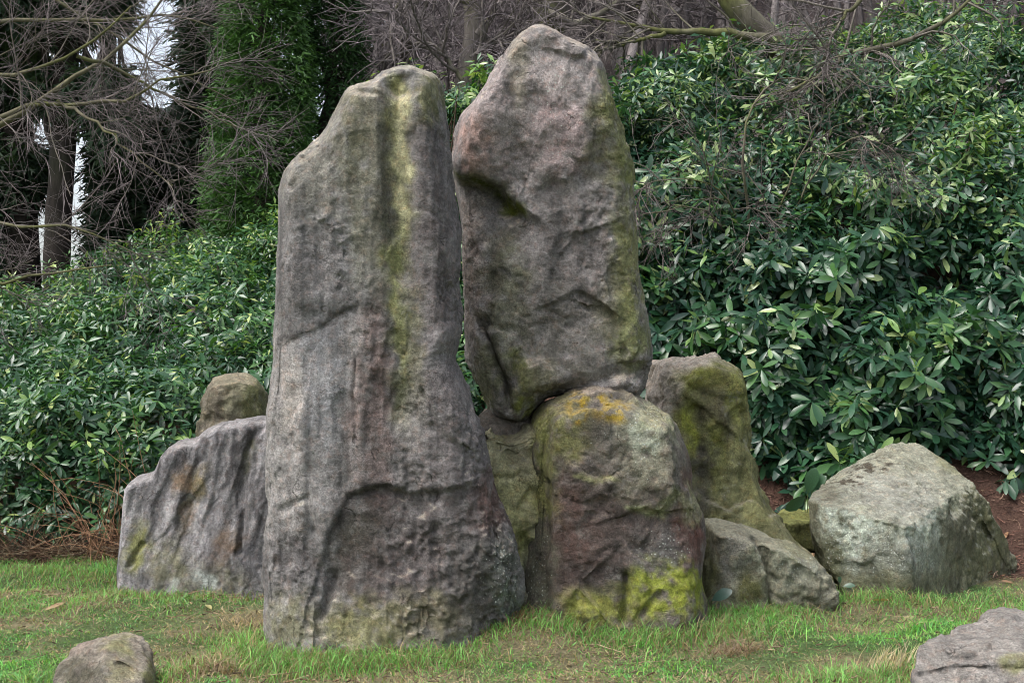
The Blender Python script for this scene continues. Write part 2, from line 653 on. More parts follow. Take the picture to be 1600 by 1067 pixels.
wood_tree("slender crooked bare tree rising between the two tall stones", [(715, 420), (718, 180), (722, 135), (733, 90), (748, 50), (738, 10), (722, -60), (700, -200)], 18.0, 0.15, 0.09,
          [([(746, 55), (770, 20), (810, -20), (860, -90)], 17.8, 0.05, 0.015), ([(735, 5), (690, -15), (640, -5), (600, 30)], 17.6, 0.05, 0.012), ([(722, 125), (700, 90), (670, 65), (640, 70)], 17.5, 0.03, 0.01), ([(735, 90), (770, 60), (790, 70)], 17.7, 0.02, .008)], 31, GREYB, 0.25)
wood_tree("stout forked bare tree directly above the broken tall stone", [(862, 420), (858, 100), (852, 60), (850, 20), (858, -40), (850, -200)], 20.0, 0.36, 0.28,
          [([(850, 30), (800, 5), (740, -40), (700, -120)], 19.8, 0.1, 0.03), ([(856, 20), (900, 40), (960, 10), (1010, -40)], 19.6, 0.07, 0.02), ([(852, 40), (815, 45), (790, 80)], 19.5, .03, .01)], 32, (0.19, 0.17, 0.158), 0.3)
wood_tree("straight pale grey bare trunk behind the right shoulder of the broken stone", [(985, 420), (983, 90), (985, 30), (988, -40), (992, -200)], 21.0, 0.28, 0.24,
          [([(985, 20), (930, -10), (890, -60)], 20.8, 0.06, 0.02), ([(986, 10), (1040, 30), (1080, 0), (1130, -50)], 20.6, 0.06, 0.015)], 33, (0.25, 0.23, 0.225), 0.0)
wood_tree("thin dark bare tree deep in the wood left of the crooked tree", [(640, 400), (632, 120), (628, 40), (620, -40), (600, -160)], 23.0, 0.12, 0.08,
          [([(630, 80), (590, 40), (560, 20)], 22.8, 0.03, 0.01), ([(628, 40), (660, 0), (690, -40)], 22.8, 0.04, 0.01), ([(630, 60), (570, 80), (550, 60)], 22, .03, .01)], 34, DARKB, 0.1)

# mossy leaning tree on the right, with overhanging limbs and hanging twigs
rs = np.random.RandomState(41)
lv2 = [(11, 0.9, 6, 50, 0.2, -0.02, 0.014), (6, 0.55, 5, 45, 0.22, -0.06, 0.006), (4, 0.32, 3, 40, 0.2, -0.08, 0.003)]
P = path([(1290, 330), (1262, 160), (1240, 100), (1205, 62), (1160, 30), (1125, -20), (1090, -90), (1060, -200)], [15.0, 15.0, 14.8, 14.6, 14.6, 14.6, 14.6, 14.6], 18)
b = gbase(*P[0, 0, :2])
P[0, 0, 2] = b[2] - 0.1
bare_tree("bare_tree", "leaning mossy bare tree rising out of the tall rhododendron", "bare winter trees", b,
          [(path([(1200, 58), (1150, 52), (1090, 46), (1040, 52), (985, 40), (925, 28)], 14.4), 0.05, 0.012),
           (path([(1040, 52), (1010, 62), (970, 68), (930, 62)], 14.3), 0.025, 0.008),
           (path([(1250, 120), (1330, 80), (1380, 78), (1430, 60), (1480, 30), (1540, -20)], [14.8, 14.2, 14.0, 13.9, 13.8, 13.8]), 0.045, 0.014),
           (path([(1330, 80), (1300, 105), (1265, 125), (1235, 145), (1200, 150)], [14.2, 13.7, 13.5, 13.4, 13.4]), 0.026, 0.008),
           (path([(1345, 0), (1320, 25), (1300, 60), (1286, 78), (1290, 110)], 13.9), 0.024, 0.007)],
          lv2, rs, (0.14, 0.12, 0.115), (0.10, 0.09, 0.07), 0.5, trunk=(P, 0.17, 0.12))

# thin leafless shrub growing through the rhododendron, hanging twigs
rs = np.random.RandomState(43)
b = gbase(2.3, 12.9)
lv3 = [(7, 0.75, 6, 45, 0.2, -0.07, 0.007), (7, 0.5, 5, 38, 0.2, -0.09, 0.004), (4, 0.3, 3, 30, .2, -.06, .0027)]
bare_tree("bare_shrub", "leafless shrub with drooping grey twigs in front of the rhododendron leaves", None, b,
          [(path([(1180, 420), (1165, 300), (1160, 200), (1190, 130), (1250, 110), (1290, 150)], [12.9, 12.5, 12.3, 12.5, 12.6, 12.4]), 0.016, 0.006),
           (path([(1180, 420), (1140, 300), (1100, 285), (1060, 275), (1005, 290)], [12.9, 12.3, 12.2, 12.0, 11.9]), 0.012, 0.004),
           (path([(1180, 420), (1260, 220), (1300, 160), (1280, 140)], [12.9, 12.6, 12.7, 12.5]), 0.012, 0.005),
           (path([(1180, 420), (1120, 340), (1070, 318), (1020, 330), (985, 345)], [12.9, 12.3, 12.1, 11.9, 11.8]), 0.012, 0.004),
           (path([(1180, 420), (1290, 240), (1350, 200), (1370, 240)], [12.9, 12.5, 12.3, 12.1]), 0.012, 0.005)],
          lv3, rs, (0.125, 0.105, 0.098), (0.12, 0.105, 0.08), 0.3, cat="shrub", sides=5)

# bare tree whose trunk stands left of the frame, branches reaching in
rs = np.random.RandomState(51)
b = gbase(-4.9, 10.2)
P = np.array([[-4.9, 10.2, b[2] - 0.1], [-4.88, 10.2, 1.0], [-4.8, 10.15, 2.2], [-4.75, 10.1, 3.4], [-4.7, 10.0, 4.6], [-4.75, 10, 6.0]])[None]
lv4 = [(9, 0.85, 7, 42, 0.15, -0.01, 0.005), (7, 0.5, 5, 38, 0.16, -0.03, 0.0028), (5, 0.28, 3, 35, 0.16, -0.04, 0.0021)]
bare_tree("bare_tree", "bare spreading tree at the edge with mossy branches reaching over the bushes", "bare winter trees", b,
          [(path([(-260, 260), (-90, 235), (0, 200), (60, 155), (115, 120), (170, 95), (230, 40), (260, -10)], [10.1, 9.9, 9.8, 9.8, 9.8, 9.9, 10, 10]), 0.036, 0.008),
           (path([(-60, 225), (30, 165), (90, 158), (150, 168), (200, 155), (260, 120), (330, 110)], [9.9, 9.7, 9.6, 9.5, 9.4, 9.4, 9.4]), 0.022, 0.005),
           (path([(-260, 180), (-80, 130), (40, 112), (120, 88), (175, 55), (205, 10)], [10.1, 9.7, 9.6, 9.6, 9.6, 9.6]), 0.026, 0.006),
           (path([(-240, 60), (-60, 40), (60, 30), (160, 35), (260, 20), (340, 45)], [10.1, 10, 10.2, 10.3, 10.4, 10.5]), 0.024, 0.006),
           (path([(90, 158), (140, 185), (180, 215), (210, 240), (270, 290)], [9.6, 9.4, 9.3, 9.3, 9.3]), 0.013, 0.004),
           (path([(-260, 330), (-120, 420), (0, 445), (60, 430), (120, 418), (175, 414)], [10.1, 9.7, 9.5, 9.5, 9.5, 9.5]), 0.022, 0.005),
           (path([(-260, 330), (-60, 330), (40, 360), (130, 350), (220, 400)], [10.1, 9.9, 9.7, 9.6, 9.6]), 0.02, 0.004),
           (path([(-240, -80), (-20, -40), (100, 0), (200, 70), (300, 130), (370, 160)], [10.1, 10.3, 10.5, 10.6, 10.7, 10.8]), 0.02, 0.005),
           (path([(120, 88), (190, 110), (260, 150), (330, 180), (375, 200)], [9.6, 9.8, 10, 10, 10]), 0.014, 0.004)],
          lv4, rs, (0.155, 0.132, 0.13), (0.12, 0.108, 0.075), 0.5, trunk=(P, 0.2, 0.13))


# ------------------------------------------------------------------ conifers
def fronds(P0, D, nn, L, Wd, droop, rs, pairs=3):
    """flat ferny sprays: a rib with leaflets, one quad each"""
    n = len(P0)
    D = nrm(D)
    Sd = nrm(np.cross(D, nn))
    Nn = np.cross(Sd, D)
    V, Q = [], []
    off = 0
    tt = np.linspace(0.1, 0.9, pairs)
    for s in (-1, 1):
        for t in tt:
            c = P0 + D * (L * t)[:, None] - np.array([0, 0, 1.0]) * (droop * L * t * t)[:, None]
            ld = nrm(D * 0.75 + Sd * s * 0.8 + 0.25 * rs.normal(size=(n, 3)))
            ll = (Wd * (1.05 - 0.75 * t))[:, None]
            wv = nrm(np.cross(ld, Nn)) * ll * 0.16
            tip = c + ld * ll - np.array([0, 0, 1.0]) * ll * 0.25
            V.append(np.stack([c - wv, c + wv, tip + wv * .5, tip - wv * .5], 1))
    c = P0 + D * (L * 0.7)[:, None] - np.array([0, 0, 1.0]) * (droop * L * .5)[:, None]
    wv = Sd * (L * 0.05)[:, None]
    tip = P0 + D * (L * 1.15)[:, None] - np.array([0, 0, 1.0]) * (droop * L * 1.2)[:, None]
    V.append(np.stack([c - wv, c + wv, tip + wv * .3, tip - wv * .3], 1))
    V = np.stack(V, 1)
    k = V.shape[1]
    V = V.reshape(-1, 3)
    Q = np.arange(len(V)).reshape(-1, 4)
    return V, Q, k * 4


def conifer(name, label, px, Y, rad, ztop, nf, colA, colB, seed, fl=0.2, wide_base=1.0, zlow=0.0, thin=0.0, trunk_r=0.16, group="dark conifers behind the bank", pairs=3):
    rs = np.random.RandomState(seed)
    X = (px - 800) / F * Y
    b = gbase(X, Y)
    e = tag(empty(name, b), label, "tree", group)
    A = Acc()
    H = ztop - b[2]
    K = 16
    zz = np.linspace(-0.1, H, K)
    P = np.stack([0.05 * rs.normal(size=K), 0.05 * rs.normal(size=K), zz], 1)[None]
    V, Q = tubes(P, taper(1, K, trunk_r, 0.03), 10)
    A.add(V, Q, None, branch_cols(V, DARKB, (0.05, 0.05, 0.03), rs, 0.2))
    A.build("trunk", BARK, e)
    # boughs
    nb = 90
    hb = rs.uniform(zlow, 0.96, nb) ** 1.0
    a = rs.uniform(0, 2 * np.pi, nb)
    prof = lambda h: rad * np.clip(1.03 - h, 0, 1) ** 0.45 * (wide_base + (1 - wide_base) * ss(0, 0.25, h))
    d = np.stack([np.cos(a), np.sin(a), 0.35 + 0 * a], 1)
    Pb = grow(np.stack([0 * hb, 0 * hb, hb * H], 1), d, prof(hb) * 1.0, 6, 0.12, -0.06, rs)
    V, Q = tubes(Pb, taper(nb, 6, 0.03, 0.008), 4)
    B = Acc()
    B.add(V, Q, None, DARKB)
    B.build("bough", BARK, e)["kind"] = "stuff"
    # foliage sprays
    h = zlow + (1 - zlow) * rs.uniform(0, 1, nf)
    a = rs.uniform(0, 2 * np.pi, nf)
    lump = 1 + 0.35 * fbm(np.stack([np.cos(a) * 1.3, np.sin(a) * 1.3, h * H * 0.8], 1) + seed, 3)
    rr = prof(h) * lump * np.clip(1 - np.abs(rs.normal(size=nf)) * 0.28, 0.1, 1.05)
    p0 = np.stack([np.cos(a) * rr, np.sin(a) * rr, h * H], 1)
    if thin:
        keep = fbm(p0 * 0.8 + seed * 3, 2) > -0.35 + thin
        p0, a, h = p0[keep], a[keep], h[keep]
    m = len(p0)
    out = np.stack([np.cos(a), np.sin(a), np.full(m, 0.45)], 1) + 0.45 * rs.normal(size=(m, 3))
    up = np.stack([-np.sin(a), np.cos(a), 0 * a], 1) * rs.normal(size=(m, 1)) + np.array([0, 0, 1.0]) + 0.3 * rs.normal(size=(m, 3))
    L = fl * rs.uniform(0.6, 1.4, m)
    V, Q, k = fronds(p0, out, up, L, L * 0.6, 0.45, rs, pairs)
    mix = rs.uniform(0, 1, m)[:, None] ** 1.5
    c = np.array(colA) * (1 - mix) + np.array(colB) * mix
    T = Acc()
    T.add(V, Q, None, np.repeat(c, k, 0))
    o = T.build("crown", NEEDLE, e, smooth=False)
    o['kind'] = 'stuff'
    return e


G1, G2 = (0.022, 0.055, 0.014), (0.06, 0.135, 0.03)
D1, D2 = (0.014, 0.028, 0.016), (0.034, 0.066, 0.034)
conifer("cypress_tree", "bright green dense cypress left of the grooved standing stone", 412, 17.0, 0.72, 7.5, 17000, (0.026, 0.064, 0.018), (0.085, 0.185, 0.048), 61, 0.125, pairs=2)
conifer("cypress_tree", "narrower shaded cypress between the green cypress and the bare wood", 518, 17.6, 0.5, 7.8, 10000, (0.02, 0.052, 0.02), (0.06, 0.13, 0.046), 62, 0.13, pairs=2)
conifer("conifer_tree", "black green conifer just left of the bright green cypress", 333, 20.5, 0.52, 10.5, 3000, D1, D2, 63, 0.3, thin=0.0)
conifer("conifer_tree", "low dark conifer filling the hollow behind the sloping bushes", 255, 21.0, 1.0, 5.2, 3600, D1, (0.024, 0.05, 0.02), 64, 0.26)
conifer("conifer_tree", "low broad dark conifer just right of the bright sky gap", 182, 20.0, 0.36, 5.6, 2400, D1, D2, 65, 0.28)
conifer("conifer_tree", "second low conifer deepest in shade beside the green cypress", 365, 22.0, 1.1, 6.8, 3000, D1, (0.02, 0.035, 0.016), 66, 0.3)


def tall_pine(label, trunk_pts, Y, r0, r1, crown, seed, nf):
    rs = np.random.RandomState(seed)
    P = path(trunk_pts, Y, 20)
    b = gbase(*P[0, 0, :2])
    P[0, 0, 2] = b[2] - 0.1
    e = tag(empty("pine_tree", b), label, "tree", "tall pines at the gap in the wood")
    A = Acc()
    V, Q = tubes(P, taper(1, 20, r0, r1), 12)
    V = V + 0.1 * r0 * np.stack([noise(V * 4), noise(V * 4 + 7), 0 * V[:, 0]], 1)
    A.add(V, Q, None, branch_cols(V, (0.026, 0.021, 0.018), (0.028, 0.028, 0.018), rs, 0.1))
    A.build("trunk", BARK, e, base=b)
    B, T = Acc(), Acc()
    for (cx, cy, rx, ry, n) in crown:
        c = at(cx, cy, Y)
        m = int(n)
        nb = max(m // 120, 6)
        g = nrm(rs.normal(size=(m, 3))) * rs.uniform(0.2, 1, (m, 1)) ** 0.5
        p0 = c + g * np.array([rx / F * Y, rx / F * Y, ry / F * Y])
        keep = fbm(p0 * 1.1 + seed, 2) > -0.25
        p0 = p0[keep]
        m = len(p0)
        L = 0.28 * rs.uniform(0.6, 1.4, m)
        V, Q, k = fronds(p0, nrm(p0 - P[0, -6]) * [1, 1, .3] + 0.5 * rs.normal(size=(m, 3)), np.array([0, 0, 1.0]) + .4 * rs.normal(size=(m, 3)), L, L * 0.65, 0.3, rs)
        cc = np.array(D1) + rs.uniform(0, 1, (m, 1)) * (np.array((0.045, 0.085, 0.04)) - np.array(D1))
        T.add(V, Q, None, np.repeat(cc, k, 0))
        # limbs from trunk to the foliage
        ti = rs.randint(6, 20, nb)
        s0 = P[0, ti]
        s1 = p0[rs.randint(0, m, nb)]
        tt = np.linspace(0, 1, 7)[None, :, None]
        Lp = s0[:, None] * (1 - tt) + s1[:, None] * tt + 0.25 * np.sin(tt * np.pi) * np.array([0, 0, 1.0])
        Lp[:, 1:-1] += 0.06 * rs.normal(size=(nb, 5, 3))
        V, Q = tubes(Lp, taper(nb, 7, 0.045, 0.012), 4)
        B.add(V, Q, None, DARKB)
    B.build("limb", BARK, e, base=b)
    o = T.build("crown", NEEDLE, e, smooth=False, base=b)
    o['kind'] = 'stuff'


tall_pine("tall dark pine whose trunk stands between the white sky slits", [(86, 470), (88, 420), (92, 330), (98, 240), (102, 150), (106, 60), (110, -60), (114, -200)], 19.0, 0.185, 0.15,
          [(20, 0, 170, 60, 2400), (120, 130, 70, 45, 900), (175, 175, 30, 50, 700), (330, -10, 34, 60, 600), (165, 10, 36, 50, 400)], 71, 0)
tall_pine("tall dark pine furthest towards the edge of the wood", [(38, 470), (36, 400), (30, 300), (28, 200), (25, 60), (20, -200)], 21.0, 0.26, 0.2,
          [(-10, 60, 80, 90, 1500), (10, 250, 70, 60, 1500), (-60, 330, 90, 100, 1500), (-20, 400, 60, 40, 700), (40, 130, 80, 40, 900)], 72, 0)
tall_pine("slim dark pine just right of the white sky slits", [(168, 470), (166, 380), (166, 300), (168, 200), (170, 60), (172, -200)], 23.0, 0.14, 0.11,
          [(176, 330, 22, 90, 900), (180, 230, 30, 60, 700)], 73, 0)


# ------------------------------------------------------------------ rhododendrons
def leaf_mesh(p, d, n, L, Wd, droop, fine):
    """vectorised leaves: p base, d direction, n upper side"""
    d = nrm(d)
    s = nrm(np.cross(d, n))
    n = np.cross(s, d)
    L, Wd, droop = L[:, None], Wd[:, None], droop[:, None]
    def pt(t, w, lift):
        return p + d * L * t + s * Wd * w + n * (Wd * lift) - n * (droop * L * t * t)
    if fine:
        V = np.stack([pt(0.0, -0.06, 0), pt(0.0, 0.06, 0), pt(0.33, -0.78, 0.22), pt(0.34, 0, 0), pt(0.33, 0.78, 0.22),
                      pt(0.66, -1.0, 0.24), pt(0.67, 0, 0), pt(0.66, 1.0, 0.24), pt(0.9, -0.55, 0.1), pt(0.9, 0.55, 0.1), pt(1.0, 0, 0)], 1)
        T = np.array([[0, 1, 3], [0, 3, 2], [1, 4, 3], [2, 3, 6], [2, 6, 5], [3, 4, 7], [3, 7, 6], [5, 6, 8], [6, 7, 9], [6, 9, 8], [8, 9, 10]])
    else:
        V = np.stack([pt(0.02, 0, 0), pt(0.55, -1, 0.25), pt(0.55, 0, 0), pt(0.55, 1, 0.25), pt(1, 0, 0)], 1)
        T = np.array([[0, 2, 1], [0, 3, 2], [1, 2, 4], [2, 3, 4]])
    k = V.shape[1]
    TT = (T[None] + (np.arange(len(p)) * k)[:, None, None]).reshape(-1, 3)
    return V.reshape(-1, 3), TT, k


LEAF_MESH = []
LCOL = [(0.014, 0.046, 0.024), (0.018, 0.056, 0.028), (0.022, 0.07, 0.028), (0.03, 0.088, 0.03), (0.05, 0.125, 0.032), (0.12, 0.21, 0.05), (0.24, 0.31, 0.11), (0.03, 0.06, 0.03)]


def leaf_variants():
    for i, c in enumerate(LCOL):
        V, T, k = leaf_mesh(np.zeros((1, 3)), np.array([[0, 1.0, 0]]), np.array([[0, 0, 1.0]]), np.ones(1), np.full(1, 0.17), np.full(1, 0.12), True)
        LEAF_MESH.append(mesh_np("leaf", V, None, T, np.tile(np.array(c), (k, 1)), LEAF))


leaf_variants()


def rhododendron(label, region, surf, nros, leafL, seed, fine_y, base, n_single, light, layers=0.28, bright=1.0):
    rs = np.random.RandomState(seed)
    e = tag(empty("rhododendron", base), label, "shrub", "rhododendrons on the bank")
    x0, x1, y0, y1 = region
    x = rs.uniform(x0, x1, nros * 3)
    y = rs.uniform(y0, y1, nros * 3)
    eps = 0.05
    z = surf(x, y)
    gx_, gy_ = (surf(x + eps, y) - z) / eps, (surf(x, y + eps) - z) / eps
    area = np.sqrt(1 + np.minimum(gx_ ** 2 + gy_ ** 2, 9))
    ok = np.isfinite(z) & (rs.uniform(0, 1, len(x)) * 3.2 < area)
    idx = np.where(ok)[0][:nros]
    x, y, z, gx_, gy_ = x[idx], y[idx], z[idx], gx_[idx], gy_[idx]
    n = len(x)
    nor = nrm(np.stack([-gx_, -gy_, np.ones(n)], 1))
    # spread through the outer shell of the bush
    dep = np.abs(rs.normal(size=n)) * layers
    P = np.stack([x, y, z], 1) - nor * dep[:, None] + 0.06 * rs.normal(size=(n, 3))
    # ragged shell: clumps stand out, holes stay open
    cl = fbm(P * 1.5 + seed, 3)
    P += nor * (0.42 * cl)[:, None]
    keep = (cl > -0.62) | (dep > 0.3)
    gz = ground(P[:, 0], P[:, 1])
    keep &= P[:, 2] > gz + 0.12
    P, nor, cl, deps = P[keep], nor[keep], cl[keep], dep[keep]
    n = len(P)
    ax = nrm(nor * 0.75 + np.array([0, -0.05, 0.55]) + 0.38 * rs.normal(size=(n, 3)))
    NL = 9
    a0 = rs.uniform(0, 2 * np.pi, (n, 1)) + np.arange(NL)[None] * (2 * np.pi * 0.381966) + 0.25 * rs.normal(size=(n, NL))
    ref = nrm(np.cross(ax, np.array([0.3, 0.2, 1.0]) + 0 * ax))
    ref2 = np.cross(ax, ref)
    rad = ref[:, None] * np.cos(a0)[..., None] + ref2[:, None] * np.sin(a0)[..., None]
    elev = np.radians(rs.uniform(62, 92, (n, 1)) + np.linspace(-24, 24, NL)[None] + 8 * rs.normal(size=(n, NL)))[..., None]
    d = ax[:, None] * np.cos(elev) + rad * np.sin(elev)
    d[..., 2] -= rs.uniform(0.05, 0.7, (n, 1))
    nn = ax[:, None] * np.sin(elev) - rad * np.cos(elev) + 0.18 * rs.normal(size=(n, NL, 3))
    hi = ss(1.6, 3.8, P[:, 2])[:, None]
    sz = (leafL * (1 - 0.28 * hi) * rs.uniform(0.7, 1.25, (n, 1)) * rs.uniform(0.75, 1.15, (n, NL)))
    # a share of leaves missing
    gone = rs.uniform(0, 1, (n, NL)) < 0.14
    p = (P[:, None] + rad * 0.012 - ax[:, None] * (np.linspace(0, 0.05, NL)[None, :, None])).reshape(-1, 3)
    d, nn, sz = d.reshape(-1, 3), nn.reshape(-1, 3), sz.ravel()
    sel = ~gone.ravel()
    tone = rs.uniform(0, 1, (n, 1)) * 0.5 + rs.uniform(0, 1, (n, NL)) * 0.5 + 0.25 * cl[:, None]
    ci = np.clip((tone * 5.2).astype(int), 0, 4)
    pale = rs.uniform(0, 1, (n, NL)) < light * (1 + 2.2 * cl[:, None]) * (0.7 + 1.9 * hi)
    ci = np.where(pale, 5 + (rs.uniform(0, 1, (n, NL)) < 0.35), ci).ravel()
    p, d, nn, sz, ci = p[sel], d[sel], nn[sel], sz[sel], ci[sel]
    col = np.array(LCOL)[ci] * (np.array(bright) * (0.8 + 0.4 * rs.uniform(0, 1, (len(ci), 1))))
    wd = sz * rs.uniform(0.13, 0.175, len(sz))
    dr = rs.uniform(0.0, 0.3, len(sz))
    # the leaves that show largest become objects of their own
    qx, qy = topx(p)
    size = sz / p[:, 1] * np.abs((nrm(nn) * nrm(p - np.array([0, 0, CAMZ]))).sum(1))
    vis = (qx > 5) & (qx < 1595) & (qy > 5) & (qy < 1060)
    order = np.argsort(-np.where(vis, size, -1))[:n_single * 12]
    front = p[order, 1] - surf_front(p[order], surf)
    single = order[front < 0.02][:n_single] if n_single else np.array([], int)
    mask = np.ones(len(p), bool)
    mask[single] = False
    A = Acc()
    near = (p[:, 1] < fine_y) & mask & (np.repeat(deps, NL)[sel] < 0.13)
    for fine, mk in ((True, near), (False, mask & ~near)):
        if mk.sum():
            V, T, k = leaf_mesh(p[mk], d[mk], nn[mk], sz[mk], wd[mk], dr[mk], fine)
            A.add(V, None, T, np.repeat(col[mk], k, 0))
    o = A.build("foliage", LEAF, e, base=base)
    o['kind'] = 'stuff'
    from mathutils import Matrix
    for i in single:
        dd = nrm(d[i])
        s = nrm(np.cross(dd, nn[i]))
        u = np.cross(s, dd)
        L = sz[i]
        o = link("leaf", LEAF_MESH[ci[i]], e)
        q = p[i] - np.array(base)
        o.matrix_local = Matrix(((s[0] * L, dd[0] * L, u[0] * L, q[0]), (s[1] * L, dd[1] * L, u[1] * L, q[1]), (s[2] * L, dd[2] * L, u[2] * L, q[2]), (0, 0, 0, 1)))
    # stems
    ns = 160
    pick = rs.randint(0, n, ns)
    tip = P[pick]
    root = np.stack([tip[:, 0] + 0.3 * rs.normal(size=ns), tip[:, 1] + rs.uniform(0.15, 0.6, ns), 0 * tip[:, 0]], 1)
    root[:, 2] = ground(root[:, 0], root[:, 1])
    tt = np.linspace(0, 1, 7)[None, :, None]
    Sp = root[:, None] * (1 - tt) + tip[:, None] * tt
    Sp[:, 1:-1] += 0.05 * rs.normal(size=(ns, 5, 3))
    V, Q = tubes(Sp, taper(ns, 7, 0.016, 0.006), 5)
    B = Acc()
    B.add(V, Q, None, (0.085, 0.055, 0.04))
    o = B.build("stems", BARK, e, base=base)
    o['kind'] = 'stuff'
    return e


def surf_front(p, surf):
    """y at which the bush surface reaches the height of each point (roughly)"""
    y = np.full(len(p), 11.0)
    for s in np.arange(11.0, 18, 0.1):
        hi = surf(p[:, 0], np.full(len(p), s))
        y = np.where((hi < p[:, 2]) | ~np.isfinite(hi), s, y)
    return y


def lump(x, y, f, a, s):
    return a * fbm(np.stack([x * f, y * f, 0 * x + s], 1), 3)


def surf_right(x, y):
    y0 = 11.55 + 0.25 * np.sin(x * 1.9) - 0.12 * (x - 3) - 0.10 * np.clip(x - 3.6, 0, 3)
    t = np.clip(y - y0, 0, None)
    top = 4.60 + 0.23 * (x - 1.0) + 0.5 * ss(3.8, 5.0, x) - 0.9 * (1 - ss(0.5, 1.6, x)) + lump(x, y, 1.1, 0.3, 3)
    h = 1.75 * np.sqrt(np.clip(t / 0.9, 0, 1))
    z = np.minimum(ground(x, y) + h + lump(x, y, 0.9, 0.35, 1), top - 0.2 * np.clip(y - 14.6, 0, 9))
    return np.where(t > 0, z, np.nan)


def surf_mid(x, y):
    t = np.clip(y - 12.6, 0, None)
    h = 2.75 * np.sqrt(np.clip(t / 0.8, 0, 1))
    z = np.minimum(ground(x, y) + h + lump(x, y, 1.0, 0.3, 5), 4.25 + lump(x, y, 1.5, 0.3, 8))
    return np.where(t > 0, z, np.nan)


def surf_left(x, y):
    y0 = 11.25 + 0.2 * np.sin(x * 2.3)
    t = np.clip(y - y0, 0, None)
    h = 1.0 * np.sqrt(np.clip(t / 0.9, 0, 1)) + lump(x, y, 0.8, 0.28, 2)
    return np.where(t > 0, ground(x, y) + h, np.nan)


rhododendron("tall dense rhododendron with large glossy leaves behind the pale angular boulder", (0.6, 6.6, 11.4, 16.2), surf_right, 12500, 0.168, 81, 13.0, gbase(3.0, 12.6), 300, 0.08, 0.28, (0.98, 0.97, 1.12))
rhododendron("rhododendron glimpsed through the gap between the two tall stones", (-1.3, 0.9, 12.6, 14.6), surf_mid, 3000, 0.15, 82, 0, gbase(-0.4, 13.4), 0, 0.10)
rhododendron("low sloping rhododendron thicket behind the fluted slab", (-7.4, -0.4, 11.2, 17.2), surf_left, 14500, 0.117, 83, 12.0, gbase(-4.0, 13.0), 300, 0.07, 0.2, (1.3, 1.2, 1.15))


# ------------------------------------------------------------------ stones
def base_mesh_outline(outline, Y, tf, tb, Rf, spine, cuts=(), Rb=None):
    o = np.array(outline, float)
    o = np.concatenate([o, o[:1]])
    s = np.concatenate([[0], np.cumsum(np.hypot(*np.diff(o, axis=0).T))])
    nB = 260
    u = np.linspace(0, s[-1], nB, endpoint=False)
    B = np.stack([np.interp(u, s, o[:, 0]), np.interp(u, s, o[:, 1])], 1)
    B = B * 0.6 + 0.2 * (np.roll(B, 1, 0) + np.roll(B, -1, 0))
    (sx0, sy0), (sx1, sy1) = spine
    dx, dy = sx1 - sx0, sy1 - sy0
    t = np.clip(((B[:, 0] - sx0) * dx + (B[:, 1] - sy0) * dy) / (dx * dx + dy * dy + 1e-9), 0, 1)
    C = np.stack([sx0 + t * dx, sy0 + t * dy], 1)
    nr = 28
    rr = np.sin(np.linspace(0, 1, nr + 1) * np.pi / 2)
    pts = C[None] + rr[:, None, None] * (B - C)[None]
    fl = pts.reshape(-1, 2)
    loop = [tuple(q) for q in np.concatenate([B, B[:1]])]
    d, _ = seg_dist(fl[:, 0], fl[:, 1], loop)
    d = d.reshape(nr + 1, nB) * Y / F
    d[-1] = 0
    def prof(R_):
        q = 1 - np.clip(d / R_, 0, 1)
        return np.sqrt(np.clip(1 - q * q, 0, 1))
    yf = Y - tf * prof(Rf)
    yb = Y + tb * prof(Rb or Rf)
    for p1, p2, p3 in cuts:
        M = np.array([[p1[0], p1[1], 1], [p2[0], p2[1], 1], [p3[0], p3[1], 1]], float)
        a, b_, c = np.linalg.solve(M, np.array([p1[2], p2[2], p3[2]], float))
        pl = Y + a * pts[..., 0] + b_ * pts[..., 1] + c
        yf = np.minimum(np.maximum(yf, pl), yb - 0.02)
    X = (pts[..., 0] - 800) / F * Y
    Z = CAMZ + (HY - pts[..., 1]) / F * Y
    Vf = np.stack([X, yf, Z], -1).reshape(-1, 3)
    Vb = np.stack([X, yb, Z], -1)[:-1].reshape(-1, 3)
    V = np.concatenate([Vf, Vb])
    i = np.arange(nB)
    j = (i + 1) % nB
    Q = []
    nf = (nr + 1) * nB
    for k in range(nr):
        Q.append(np.stack([k * nB + i, k * nB + j, (k + 1) * nB + j, (k + 1) * nB + i], 1))
        hi = (nf + (k + 1) * nB) if k + 1 < nr else nr * nB
        Q.append(np.stack([nf + k * nB + j, nf + k * nB + i, hi + i, hi + j], 1))
    return mesh_np("tmp", V, np.concatenate(Q))


def base_mesh_hull(points):
    bm = bmesh.new()
    for px, py, Y in points:
        bm.verts.new(at(px, py, Y))
    r = bmesh.ops.convex_hull(bm, input=bm.verts)
    bmesh.ops.delete(bm, geom=[g for g in r['geom_interior'] if isinstance(g, bmesh.types.BMVert)], context='VERTS')
    bmesh.ops.recalc_face_normals(bm, faces=bm.faces)
    m = bpy.data.meshes.new("tmp")
    bm.to_mesh(m)
    bm.free()
    return m


